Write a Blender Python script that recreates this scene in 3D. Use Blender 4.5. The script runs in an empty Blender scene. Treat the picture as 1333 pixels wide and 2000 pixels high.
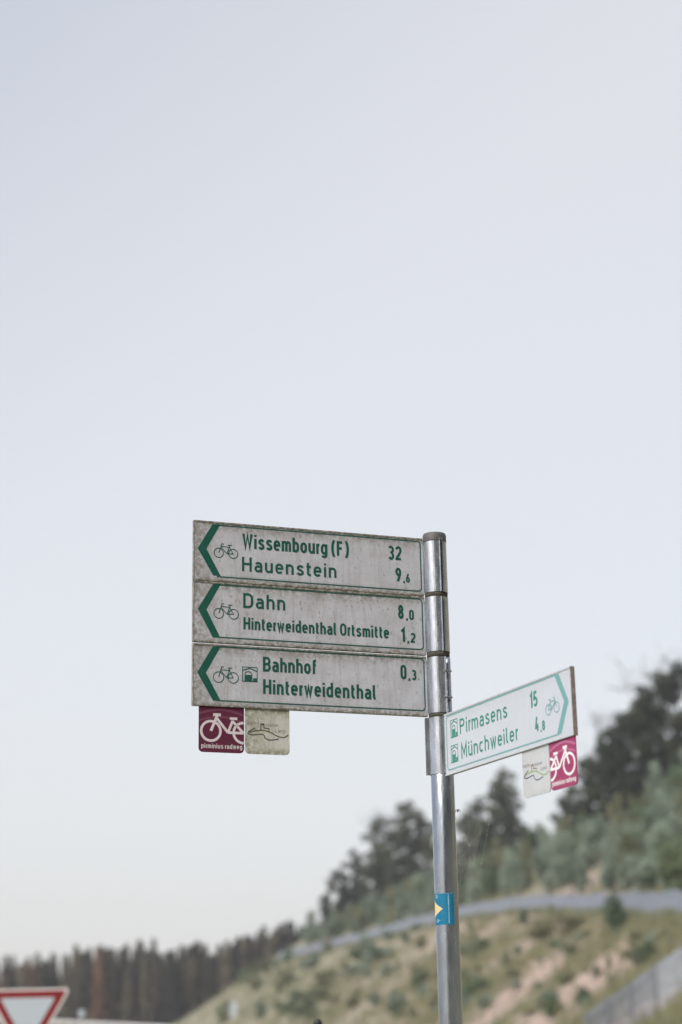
import bpy, bmesh, math, random
import numpy as np
from mathutils import Matrix, Vector

random.seed(7); rng = np.random.default_rng(7)
scene = bpy.context.scene
COL = scene.collection
rad = math.radians
HAZE = 0.0003

# ------------------------------------------------------------------ camera
W, H, F = 1333.0, 2000.0, 3507.0            # photo size and focal length in its pixels
PITCH, ROLL, EYE = 0.299, -0.018, 1.6
_c, _s, _cr, _sr = math.cos(PITCH), math.sin(PITCH), math.cos(ROLL), math.sin(ROLL)
FWD = Vector((0, _c, _s)); _u0 = Vector((0, -_s, _c)); _r0 = Vector((1, 0, 0))
RIGHT = _r0 * _cr + _u0 * _sr; UP = -_r0 * _sr + _u0 * _cr
CAMLOC = Vector((0, 0, EYE))
cam_d = bpy.data.cameras.new('camera'); cam = bpy.data.objects.new('camera', cam_d); COL.objects.link(cam)
m = Matrix.Identity(4)
for i in range(3):
    m[i][0], m[i][1], m[i][2], m[i][3] = RIGHT[i], UP[i], -FWD[i], CAMLOC[i]
cam.matrix_world = m
cam_d.sensor_fit = 'VERTICAL'; cam_d.sensor_height = 36.0; cam_d.sensor_width = 24.0
cam_d.lens = F / H * 36.0
cam_d.clip_start = 0.05; cam_d.clip_end = 8000
cam_d.dof.use_dof = True; cam_d.dof.focus_distance = 5.95; cam_d.dof.aperture_fstop = 1.95
scene.camera = cam

# ------------------------------------------------------------------ world, sun, exposure
SUN_EL, SUN_AZ = rad(42), rad(218)          # azimuth measured from +Y towards +X (behind and left of the camera)
world = bpy.data.worlds.new('World'); scene.world = world; world.use_nodes = True
nt = world.node_tree; nt.nodes.clear()
out = nt.nodes.new('ShaderNodeOutputWorld')
sky = nt.nodes.new('ShaderNodeTexSky'); sky.sky_type = 'NISHITA'; sky.sun_disc = False
sky.sun_elevation = SUN_EL; sky.sun_rotation = SUN_AZ
sky.air_density = 1.0; sky.dust_density = 4.0; sky.ozone_density = 1.0
bg = nt.nodes.new('ShaderNodeBackground'); bg.inputs['Strength'].default_value = 0.05
veil = nt.nodes.new('ShaderNodeBackground')  # thin high cloud over the whole sky
veil.inputs['Strength'].default_value = 1.0
wtc = nt.nodes.new('ShaderNodeTexCoord'); wdot = nt.nodes.new('ShaderNodeVectorMath'); wdot.operation = 'DOT_PRODUCT'
wdot.inputs[1].default_value = (-0.6, 0.0, 0.8)   # the cloud thins out, and more blue comes through, high up to the left
wmr = nt.nodes.new('ShaderNodeMapRange'); wmr.interpolation_type = 'SMOOTHSTEP'
wmr.inputs[1].default_value = .28; wmr.inputs[2].default_value = .80
wr = nt.nodes.new('ShaderNodeMix'); wr.data_type = 'RGBA'
wr.inputs[6].default_value = (0.545, 0.535, 0.525, 1); wr.inputs[7].default_value = (0.315, 0.34, 0.395, 1)
nt.links.new(wtc.outputs['Generated'], wdot.inputs[0]); nt.links.new(wdot.outputs['Value'], wmr.inputs[0])
nt.links.new(wmr.outputs[0], wr.inputs[0]); nt.links.new(wr.outputs[2], veil.inputs['Color'])
addw = nt.nodes.new('ShaderNodeAddShader')
nt.links.new(sky.outputs[0], bg.inputs['Color'])
nt.links.new(bg.outputs[0], addw.inputs[0]); nt.links.new(veil.outputs[0], addw.inputs[1])
nt.links.new(addw.outputs[0], out.inputs['Surface'])
sun_d = bpy.data.lights.new('sun', 'SUN'); sun_d.energy = 3.0; sun_d.angle = rad(28); sun_d.color = (1.0, 0.97, 0.93)
sun = bpy.data.objects.new('sun', sun_d); COL.objects.link(sun)
sd = Vector((math.sin(SUN_AZ) * math.cos(SUN_EL), math.cos(SUN_AZ) * math.cos(SUN_EL), math.sin(SUN_EL)))
sun.rotation_euler = (-sd).to_track_quat('-Z', 'Y').to_euler(); sun.location = sd * 50
vs = scene.view_settings
vs.view_transform = 'Standard'; vs.look = 'None'; vs.exposure = 0.3; vs.gamma = 1.0; vs.use_curve_mapping = False
scene.render.engine = 'CYCLES'
scene.cycles.max_bounces = 6; scene.cycles.transparent_max_bounces = 8

# ------------------------------------------------------------------ helpers
def ray(px, py):
    return (FWD + RIGHT * ((px - W / 2) / F) + UP * ((H / 2 - py) / F)).normalized()

def tag(o, label=None, cat=None, group=None, kind=None):
    for k, v in (('label', label), ('category', cat), ('group', group), ('kind', kind)):
        if v: o[k] = v
    return o

def empty(name, loc=(0, 0, 0), rz=0.0):
    o = bpy.data.objects.new(name, None); COL.objects.link(o)
    o.empty_display_size = 0.1; o.location = loc; o.rotation_euler = (0, 0, rz)
    return o

def link_mesh(name, me, mat=None, parent=None, loc=None):
    o = bpy.data.objects.new(name, me); COL.objects.link(o)
    if mat and not me.materials: me.materials.append(mat)
    if parent: o.parent = parent
    if loc is not None: o.location = loc
    return o

def mesh_from(name, verts, faces, smooth=False):
    me = bpy.data.meshes.new(name); me.from_pydata([tuple(v) for v in verts], [], faces); me.update()
    if smooth:
        me.polygons.foreach_set('use_smooth', [True] * len(me.polygons))
    return me

def mesh_np(name, V, polys_n, idx, smooth=False):
    """V (n,3), faces all with polys_n corners, idx flat"""
    me = bpy.data.meshes.new(name)
    nf = len(idx) // polys_n
    me.vertices.add(len(V)); me.vertices.foreach_set('co', np.asarray(V, dtype=np.float32).ravel())
    me.loops.add(len(idx)); me.loops.foreach_set('vertex_index', np.asarray(idx, dtype=np.int32))
    me.polygons.add(nf); me.polygons.foreach_set('loop_start', np.arange(nf, dtype=np.int32) * polys_n)
    me.polygons.foreach_set('loop_total', np.full(nf, polys_n, dtype=np.int32))
    if smooth: me.polygons.foreach_set('use_smooth', np.ones(nf, dtype=bool))
    me.update(calc_edges=True); me.validate()
    return me

def bm_obj(name, bm, mat, parent=None, smooth=False):
    me = bpy.data.meshes.new(name); bm.to_mesh(me); bm.free()
    if smooth:
        me.polygons.foreach_set('use_smooth', [True] * len(me.polygons))
    return link_mesh(name, me, mat, parent)

def box(bm, x0, x1, y0, y1, z0, z1, bevel=0.0):
    r = bmesh.ops.create_cube(bm, size=1.0)
    vs_ = r['verts']
    for v in vs_:
        v.co = Vector((x0 + (v.co.x + .5) * (x1 - x0), y0 + (v.co.y + .5) * (y1 - y0), z0 + (v.co.z + .5) * (z1 - z0)))
    if bevel:
        es = list({e for v in vs_ for e in v.link_edges})
        bmesh.ops.bevel(bm, geom=es, offset=bevel, segments=2, affect='EDGES', profile=0.6)

def cyl(bm, p0, p1, r0, r1=None, seg=16, caps=True):
    p0, p1 = Vector(p0), Vector(p1); r1 = r0 if r1 is None else r1
    d = p1 - p0
    M = Matrix.Translation((p0 + p1) / 2) @ d.to_track_quat('Z', 'Y').to_matrix().to_4x4()
    bmesh.ops.create_cone(bm, cap_ends=caps, segments=seg, radius1=r0, radius2=r1, depth=d.length, matrix=M)

def lathe(profile, seg=40):
    """profile: (r,z) list -> verts, faces"""
    V, Fc = [], []
    for r, z in profile:
        for k in range(seg):
            a = 2 * math.pi * k / seg; V.append((r * math.cos(a), r * math.sin(a), z))
    for i in range(len(profile) - 1):
        for k in range(seg):
            k2 = (k + 1) % seg
            Fc.append((i * seg + k, i * seg + k2, (i + 1) * seg + k2, (i + 1) * seg + k))
    return V, Fc

# ------------------------------------------------------------------ materials
def new_mat(name):
    mt = bpy.data.materials.new(name); mt.use_nodes = True
    n = mt.node_tree; b = n.nodes['Principled BSDF']
    return mt, n, b

def N(n, typ, **kw):
    nd = n.nodes.new(typ)
    for k, v in kw.items(): setattr(nd, k, v)
    return nd

def mixc(n, fac, a, b, mode='MIX'):
    mx = N(n, 'ShaderNodeMix', data_type='RGBA', blend_type=mode)
    for sock, v in ((mx.inputs[0], fac), (mx.inputs[6], a), (mx.inputs[7], b)):
        if hasattr(v, 'links'): n.links.new(v, sock)
        else: sock.default_value = v if isinstance(v, (int, float)) else (*v[:3], 1)
    return mx.outputs[2]

def noise(n, coord, scale, detail=4, rough=.55, stretch=None):
    tx = N(n, 'ShaderNodeTexNoise'); tx.inputs['Scale'].default_value = scale
    tx.inputs['Detail'].default_value = detail; tx.inputs['Roughness'].default_value = rough
    if stretch:
        mp = N(n, 'ShaderNodeMapping'); mp.inputs['Scale'].default_value = stretch
        n.links.new(coord, mp.inputs['Vector']); coord = mp.outputs[0]
    n.links.new(coord, tx.inputs['Vector'])
    return tx.outputs['Fac']

def ramp(n, fac, lo, hi, v0=0.0, v1=1.0):
    mr = N(n, 'ShaderNodeMapRange'); mr.clamp = True
    n.links.new(fac, mr.inputs[0])
    for i, v in ((1, lo), (2, hi), (3, v0), (4, v1)): mr.inputs[i].default_value = v
    return mr.outputs[0]

def mult(n, a, b):
    mm = N(n, 'ShaderNodeMath', operation='MULTIPLY')
    for s, v in zip(mm.inputs, (a, b)):
        if hasattr(v, 'links'): n.links.new(v, s)
        else: s.default_value = v
    return mm.outputs[0]

def maxi(n, a, b):
    mm = N(n, 'ShaderNodeMath', operation='MAXIMUM')
    n.links.new(a, mm.inputs[0]); n.links.new(b, mm.inputs[1])
    return mm.outputs[0]

def simple(name, col, rough=.5, metal=0.0, var=0.12, scale=60, bump=0.0):
    mt, n, b = new_mat(name)
    tc = N(n, 'ShaderNodeTexCoord').outputs['Object']
    f = noise(n, tc, scale)
    dark = [c * (1 - var) for c in col]; lite = [min(1, c * (1 + var)) for c in col]
    n.links.new(mixc(n, ramp(n, f, .3, .7), dark, lite), b.inputs['Base Color'])
    b.inputs['Roughness'].default_value = rough; b.inputs['Metallic'].default_value = metal
    if bump:
        bp = N(n, 'ShaderNodeBump'); bp.inputs['Strength'].default_value = bump; bp.inputs['Distance'].default_value = .002
        n.links.new(f, bp.inputs['Height']); n.links.new(bp.outputs[0], b.inputs['Normal'])
    return mt

def panel_mat(name, base, grime, algae, amount, h=.2, length=.8):
    """weathered sign sheet: blotches, rain streaks, algae gathered along the edges and at the open end"""
    mt, n, b = new_mat(name)
    tc = N(n, 'ShaderNodeTexCoord').outputs['Object']
    oi = N(n, 'ShaderNodeObjectInfo')
    off = N(n, 'ShaderNodeVectorMath', operation='ADD')
    sc = N(n, 'ShaderNodeVectorMath', operation='SCALE'); sc.inputs['Scale'].default_value = 37.0
    cmb = N(n, 'ShaderNodeCombineXYZ')
    for i in range(3): n.links.new(oi.outputs['Random'], cmb.inputs[i])
    n.links.new(cmb.outputs[0], sc.inputs[0]); n.links.new(tc, off.inputs[0]); n.links.new(sc.outputs[0], off.inputs[1])
    v = off.outputs[0]
    blot = noise(n, v, 14, 5, .6)
    fine = noise(n, v, 260, 3, .7)
    streak = noise(n, v, 60, 4, .65, (1, 1, .08))
    speck = noise(n, v, 130, 2, .5, (1, 1, .55))
    sx = N(n, 'ShaderNodeSeparateXYZ'); n.links.new(tc, sx.inputs[0])
    top = ramp(n, sx.outputs['Z'], h - .042, h, 0, 1)
    bot = ramp(n, sx.outputs['Z'], .026, 0, 0, 1)
    end = ramp(n, sx.outputs['X'], .10, 0.0, 0, .8)
    edge = maxi(n, maxi(n, top, bot), end)
    c = mixc(n, mult(n, ramp(n, blot, .35, .75), .55 * amount), base, grime)
    c = mixc(n, mult(n, ramp(n, streak, .5, .72), .55 * amount), c, grime)
    c = mixc(n, mult(n, ramp(n, fine, .45, .75), .35 * amount), c, [g * .8 for g in grime])
    c = mixc(n, mult(n, ramp(n, speck, .63, .72), .5 * amount), c, algae)
    eb = mult(n, edge, ramp(n, noise(n, v, 75, 5, .7), .36, .58))
    c = mixc(n, mult(n, eb, .95 * amount), c, algae)
    n.links.new(c, b.inputs['Base Color'])
    b.inputs['Roughness'].default_value = .5
    b.inputs['Specular IOR Level'].default_value = .35
    bp = N(n, 'ShaderNodeBump'); bp.inputs['Strength'].default_value = .12; bp.inputs['Distance'].default_value = .001
    n.links.new(fine, bp.inputs['Height']); n.links.new(bp.outputs[0], b.inputs['Normal'])
    return mt

def print_mat(name, col, worn, amount=.4):
    mt, n, b = new_mat(name)
    tc = N(n, 'ShaderNodeTexCoord').outputs['Object']
    f = noise(n, tc, 170, 4, .7); g = noise(n, tc, 22, 4, .6)
    c = mixc(n, mult(n, ramp(n, f, .45, .8), amount), col, worn)
    c = mixc(n, mult(n, ramp(n, g, .5, .8), amount * .6), c, worn)
    n.links.new(c, b.inputs['Base Color']); b.inputs['Roughness'].default_value = .5
    b.inputs['Specular IOR Level'].default_value = .3
    return mt

def zinc_mat(name, base, rough=.42, metal=.85, spots=.5, bump=.1):
    mt, n, b = new_mat(name)
    tc = N(n, 'ShaderNodeTexCoord').outputs['Object']
    fl = noise(n, tc, 55, 5, .65, (1, 1, .25)); big = noise(n, tc, 6, 4, .6, (1, 1, .35)); fine = noise(n, tc, 300, 2, .6)
    c = mixc(n, ramp(n, fl, .3, .7), [x * .78 for x in base], [min(1, x * 1.12) for x in base])
    c = mixc(n, mult(n, ramp(n, big, .5, .75), spots), c, (.23, .22, .20))
    c = mixc(n, mult(n, ramp(n, fine, .62, .75), spots * .8), c, (.16, .155, .15))
    n.links.new(c, b.inputs['Base Color'])
    n.links.new(ramp(n, fl, .3, .7, rough - .08, rough + .1), b.inputs['Roughness'])
    b.inputs['Metallic'].default_value = metal
    bp = N(n, 'ShaderNodeBump'); bp.inputs['Strength'].default_value = bump; bp.inputs['Distance'].default_value = .001
    n.links.new(fl, bp.inputs['Height']); n.links.new(bp.outputs[0], b.inputs['Normal'])
    return mt

def leaf_mat(name, lo, hi, autumn=None, scale=.6, vary=.22):
    mt, n, b = new_mat(name)
    geo = N(n, 'ShaderNodeNewGeometry'); oi = N(n, 'ShaderNodeObjectInfo')
    f = noise(n, geo.outputs['Position'], scale, 3, .6)
    av = N(n, 'ShaderNodeMath', operation='ADD'); n.links.new(f, av.inputs[0])
    n.links.new(ramp(n, oi.outputs['Random'], 0, 1, -vary, vary), av.inputs[1])
    c = mixc(n, ramp(n, av.outputs[0], .25, .75), lo, hi)
    if autumn:
        f2 = noise(n, geo.outputs['Position'], scale * .7, 2, .5)
        c = mixc(n, mult(n, ramp(n, f2, .55, .72), .6), c, autumn)
    n.links.new(c, b.inputs['Base Color']); b.inputs['Roughness'].default_value = .65
    b.inputs['Specular IOR Level'].default_value = .25
    tr = N(n, 'ShaderNodeBsdfTranslucent'); n.links.new(c, tr.inputs['Color'])
    mx = N(n, 'ShaderNodeMixShader'); mx.inputs[0].default_value = .42
    n.links.new(b.outputs[0], mx.inputs[1]); n.links.new(tr.outputs[0], mx.inputs[2])
    n.links.new(mx.outputs[0], n.nodes['Material Output'].inputs['Surface'])
    return mt

M = {}
M['sheet_old'] = panel_mat('weathered_sheet', (.485, .495, .545), (.28, .262, .262), (.13, .115, .075), 1.0)
M['sheet_new'] = panel_mat('clean_sheet', (.515, .555, .62), (.45, .485, .535), (.34, .33, .30), .35)
M['green_old'] = print_mat('dark_green_print', (.004, .072, .052), (.06, .12, .10), .35)
M['green_thin'] = print_mat('thin_green_print', (.010, .075, .062), (.07, .11, .10), .4)
M['green_new'] = print_mat('faded_green_print', (.035, .215, .165), (.16, .34, .30), .5)
M['green_pale'] = print_mat('pale_green_print', (.15, .335, .345), (.22, .4, .41), .4)
M['trim_old'] = panel_mat('weathered_trim', (.42, .41, .40), (.22, .20, .18), (.10, .09, .06), 1.0, h=.2)
M['trim_brown'] = simple('brown_edge', (.20, .165, .15), .6, 0, .35, 90)
M['plum'] = print_mat('plum_print', (.095, .014, .040), (.13, .035, .06), .5)
M['plum_lite'] = print_mat('light_plum_print', (.15, .045, .082), (.13, .05, .08), .5)
M['magenta'] = print_mat('magenta_print', (.30, .040, .118), (.34, .075, .15), .5)
M['magenta_lite'] = print_mat('light_magenta_print', (.42, .13, .25), (.40, .14, .24), .5)
M['white_old'] = print_mat('dirty_white_print', (.60, .53, .56), (.45, .38, .41), .6)
M['white_new'] = print_mat('white_print', (.78, .74, .77), (.68, .6, .65), .4)
M['badge_old'] = panel_mat('mossy_badge_sheet', (.53, .525, .49), (.34, .32, .25), (.16, .15, .08), 1.0, h=.15)
M['badge_new'] = panel_mat('pale_badge_sheet', (.50, .525, .55), (.44, .455, .46), (.32, .31, .28), .4, h=.15)
M['ink_dark'] = print_mat('faded_black_print', (.045, .045, .05), (.2, .19, .17), .5)
M['ink_olive'] = print_mat('olive_print', (.085, .085, .045), (.2, .19, .13), .5)
M['ink_grey'] = print_mat('grey_print', (.22, .215, .20), (.4, .39, .35), .6)
M['ink_navy'] = print_mat('navy_print', (.05, .07, .14), (.2, .22, .28), .4)
M['ink_leaf'] = print_mat('leaf_green_print', (.27, .36, .15), (.4, .46, .3), .4)
M['ink_red'] = print_mat('dull_red_print', (.25, .13, .11), (.4, .34, .32), .5)
M['zinc'] = zinc_mat('galvanised_pole', (.36, .395, .45), .20, .85, .4)
M['steel'] = zinc_mat('clamp_steel', (.52, .55, .60), .24, .85, .2, .03)
M['bolt'] = simple('bolt_steel', (.35, .35, .36), .4, .8, .3, 200)
M['cap'] = simple('grey_plastic', (.085, .082, .085), .6, 0, .25, 120, .2)
M['grime'] = simple('joint_grime_shade', (.055, .05, .038), .9, 0, .5, 150, .3)  # mossy dirt and the shadow of the clamp gaps in one dark colour
M['sticker_blue'] = print_mat('blue_sticker', (.005, .14, .27), (.03, .25, .36), .5)
M['sticker_yellow'] = print_mat('yellow_sticker', (.62, .52, .26), (.7, .65, .5), .4)
M['sticker_white'] = print_mat('pale_sticker_print', (.42, .62, .70), (.2, .45, .55), .5)
M['sign_white'] = simple('white_sheeting', (.42, .47, .52), .45, 0, .05, 30)
M['sign_rim'] = simple('white_rim', (.62, .60, .59), .5, 0, .1, 40)
M['sign_red'] = simple('red_sheeting', (.19, .006, .010), .45, 0, .15, 30)
M['fence'] = simple('galvanised_fence', (.31, .345, .42), .5, .1, .18, 3)
M['fence_post'] = simple('fence_post_steel', (.16, .175, .20), .6, .1, .18, 3)
M['rail'] = simple('guard_rail_zinc', (.60, .59, .57), .5, .2, .15, 8)
M['black'] = simple('black_rubber', (.012, .012, .013), .5, 0, .3, 60)
M['plastic_white'] = simple('white_plastic', (.36, .40, .43), .5, 0, .1, 30)
M['cabinet'] = simple('grey_cabinet', (.40, .43, .46), .6, 0, .1, 4)
M['silk'] = simple('silk', (.62, .60, .55), .4, 0, .1, 100)
M['bark'] = simple('bark', (.10, .08, .065), .9, 0, .4, 3)
M['bark_dark'] = simple('dark_bark', (.055, .047, .042), .9, 0, .4, 3)
M['leaf_blue'] = leaf_mat('blue_green_leaves', (.165, .215, .16), (.345, .41, .325), None, .5)
M['leaf_yellow'] = leaf_mat('yellow_green_leaves', (.155, .165, .09), (.33, .325, .205), None, .8)
M['leaf_mid'] = leaf_mat('mid_green_leaves', (0.089, 0.138, 0.082), (0.211, 0.268, 0.154), None, .6)
M['leaf_dark'] = leaf_mat('dark_ridge_leaves', (0.042, 0.061, 0.045), (0.112, 0.132, 0.086), (.14, .11, .055), .35)
M['needle'] = leaf_mat('spruce_needles', (.045, .045, .036), (.21, .185, .125), None, .05, .42)
M['needle_brown'] = leaf_mat('dead_spruce_needles', (.13, .075, .045), (.26, .15, .085), None, .15)
M['straw'] = leaf_mat('straw_grass', (.22, .21, .10), (.42, .38, .2), None, 3)

# ------------------------------------------------------------------ terrain
def sstep(a, b, x):
    t = np.clip((x - a) / (b - a), 0, 1); return t * t * (3 - 2 * t)

def foot(d):
    dd = np.clip(d - 75, 0, None)
    near = 8 - .00474 * np.minimum(dd, 345) ** 1.63
    return np.where(d > 420, near + (d - 420) * 3.0, near)

def terrain(x, y):
    x = np.asarray(x, float); y = np.asarray(y, float)
    d = np.hypot(x, y)
    f = np.where(y > 0, foot(d), 8 + .7 * np.minimum(y, 0))          # unseen hillside bent round behind the camera, to darken the pole's reflection
    s = x - np.maximum(f, -60)
    hill = .65 * (np.sqrt(s * s + 2.0) + s) / 2                       # soft foot
    cap = 36.0
    hill = cap - np.log1p(np.exp(np.clip((cap - hill) / 3.0, -40, 40))) * 3.0
    hill = np.maximum(hill, 0) * (1 - sstep(560, 700, d)) * sstep(3.0, 8.0, d)
    hill = hill * np.where(y > 0, 1.0, 1 - sstep(90, 160, -y))
    bumps = .12 * np.sin(x * .31 + y * .13) * np.sin(y * .17 - x * .09) + .10 * np.sin(x * .8 + 1) * np.sin(y * .55 + 2)
    hill = hill + bumps * sstep(.5, 4, hill)
    back = 8.0 * sstep(410, 480, d) * sstep(100, 300, y) * sstep(20, -10, x)
    bank = 1.75 * np.exp(-((y - 34) / 5.5) ** 2) * sstep(1.5, -1.5, x)
    return np.maximum(hill, back) + bank

def th(x, y): return float(terrain(x, y))

def hit(px, py, dmin=25, dmax=560):
    """first point of the terrain that a photo pixel looks at"""
    r = ray(px, py); hl = math.hypot(r.x, r.y)
    t = np.linspace(dmin, dmax, 4000) / hl
    dz = EYE + r.z * t - terrain(r.x * t, r.y * t)
    k = np.argmax(dz < 0)
    if not (dz < 0).any(): return None
    tt = t[k]
    return Vector((r.x * tt, r.y * tt, th(r.x * tt, r.y * tt)))

def at_dist(px, d):
    """ground point in the vertical plane of pixel column px (taken near the horizon) at distance d"""
    r = ray(px, 1900); hl = math.hypot(r.x, r.y)
    x, y = r.x / hl * d, r.y / hl * d
    return Vector((x, y, th(x, y)))

def height_to(p, px, py):
    """height above p that reaches the sight line of pixel row py"""
    r = ray(px, py); d = math.hypot(p.x, p.y)
    return EYE + r.z / math.hypot(r.x, r.y) * d - p.z

def build_ground():
    az = np.concatenate([np.arange(-180, -16, 4.0), np.arange(-16, 16, .14), np.arange(16, 180, 4.0)])
    ds = np.concatenate([[0.6, 2, 4, 8, 14, 20], np.geomspace(24, 620, 170), np.geomspace(680, 860, 4)])
    A, D = np.meshgrid(np.radians(az), ds)
    X, Y = D * np.sin(A), D * np.cos(A); Z = terrain(X, Y)
    na, nd = len(az), len(ds)
    V = np.column_stack([X.ravel(), Y.ravel(), Z.ravel()])
    V = np.vstack([V, [[0, 0, 0]]])
    i, j = np.meshgrid(np.arange(nd - 1), np.arange(na), indexing='ij')
    j2 = (j + 1) % na
    q = np.stack([i * na + j, i * na + j2, (i + 1) * na + j2, (i + 1) * na + j], -1).reshape(-1, 4)[:, ::-1]
    fan = [(len(V) - 1, jj, (jj + 1) % na) for jj in range(na)]
    me = bpy.data.meshes.new('ground')
    me.from_pydata(V.tolist(), [], q.tolist() + [f[::-1] for f in fan]); me.update()
    me.polygons.foreach_set('use_smooth', [True] * len(me.polygons))
    mt, n, b = new_mat('hillside_soil_and_grass')
    pos = N(n, 'ShaderNodeNewGeometry').outputs['Position']
    big = noise(n, pos, .07, 5, .6); mid = noise(n, pos, .35, 5, .65); fine = noise(n, pos, 2.2, 4, .7)
    soil = mixc(n, ramp(n, mid, .35, .65), (.36, .255, .215), (.45, .345, .305))
    soil = mixc(n, mult(n, ramp(n, fine, .45, .7), .6), soil, (.28, .22, .175))
    grass = mixc(n, ramp(n, mid, .3, .7), (.17, .17, .115), (.31, .285, .205))
    grass = mixc(n, mult(n, ramp(n, fine, .5, .75), .6), grass, (.11, .125, .07))
    sp = N(n, 'ShaderNodeSeparateXYZ'); n.links.new(pos, sp.inputs[0])
    slope = mult(n, ramp(n, sp.outputs['X'], -12, 12, .25, 1.0), ramp(n, sp.outputs['Y'], 330, 170, .25, 1.0))
    slope = mult(n, slope, ramp(n, sp.outputs['Y'], 15, 40, 0, 1))
    f = mult(n, mult(n, ramp(n, big, .29, .46), slope), ramp(n, mid, .34, .56, .35, 1))
    lift = mult(n, ramp(n, sp.outputs['Z'], .3, 2.0), ramp(n, sp.outputs['Z'], 20, 23, 1, .15))
    c = mixc(n, mult(n, f, lift), grass, soil)
    n.links.new(c, b.inputs['Base Color']); b.inputs['Roughness'].default_value = .95
    b.inputs['Specular IOR Level'].default_value = .1
    bp = N(n, 'ShaderNodeBump'); bp.inputs['Strength'].default_value = .6; bp.inputs['Distance'].default_value = .3
    n.links.new(fine, bp.inputs['Height']); n.links.new(bp.outputs[0], b.inputs['Normal'])
    o = link_mesh('ground', me, mt); tag(o, 'reddish soil and grass hillside rising to the right', kind='structure')
build_ground()

# ------------------------------------------------------------------ stroke lettering (road sign style)
T_, X_, B_ = .93, .645, .07
def arc(cx, cy, rx, ry, a0, a1, k=10):
    return [(cx + rx * math.cos(rad(a0 + (a1 - a0) * i / k)), cy + ry * math.sin(rad(a0 + (a1 - a0) * i / k))) for i in range(k + 1)]

def spline(pts, k=5):
    P = [pts[0]] + list(pts) + [pts[-1]]; o = []
    for i in range(1, len(P) - 2):
        p0, p1, p2, p3 = P[i - 1], P[i], P[i + 1], P[i + 2]
        for s in range(k):
            t = s / k
            o.append(tuple(.5 * ((2 * p1[a]) + (-p0[a] + p2[a]) * t + (2 * p0[a] - 5 * p1[a] + 4 * p2[a] - p3[a]) * t * t
                                 + (-p0[a] + 3 * p1[a] - 3 * p2[a] + p3[a]) * t ** 3) for a in (0, 1)))
    o.append(tuple(pts[-1])); return o

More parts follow.
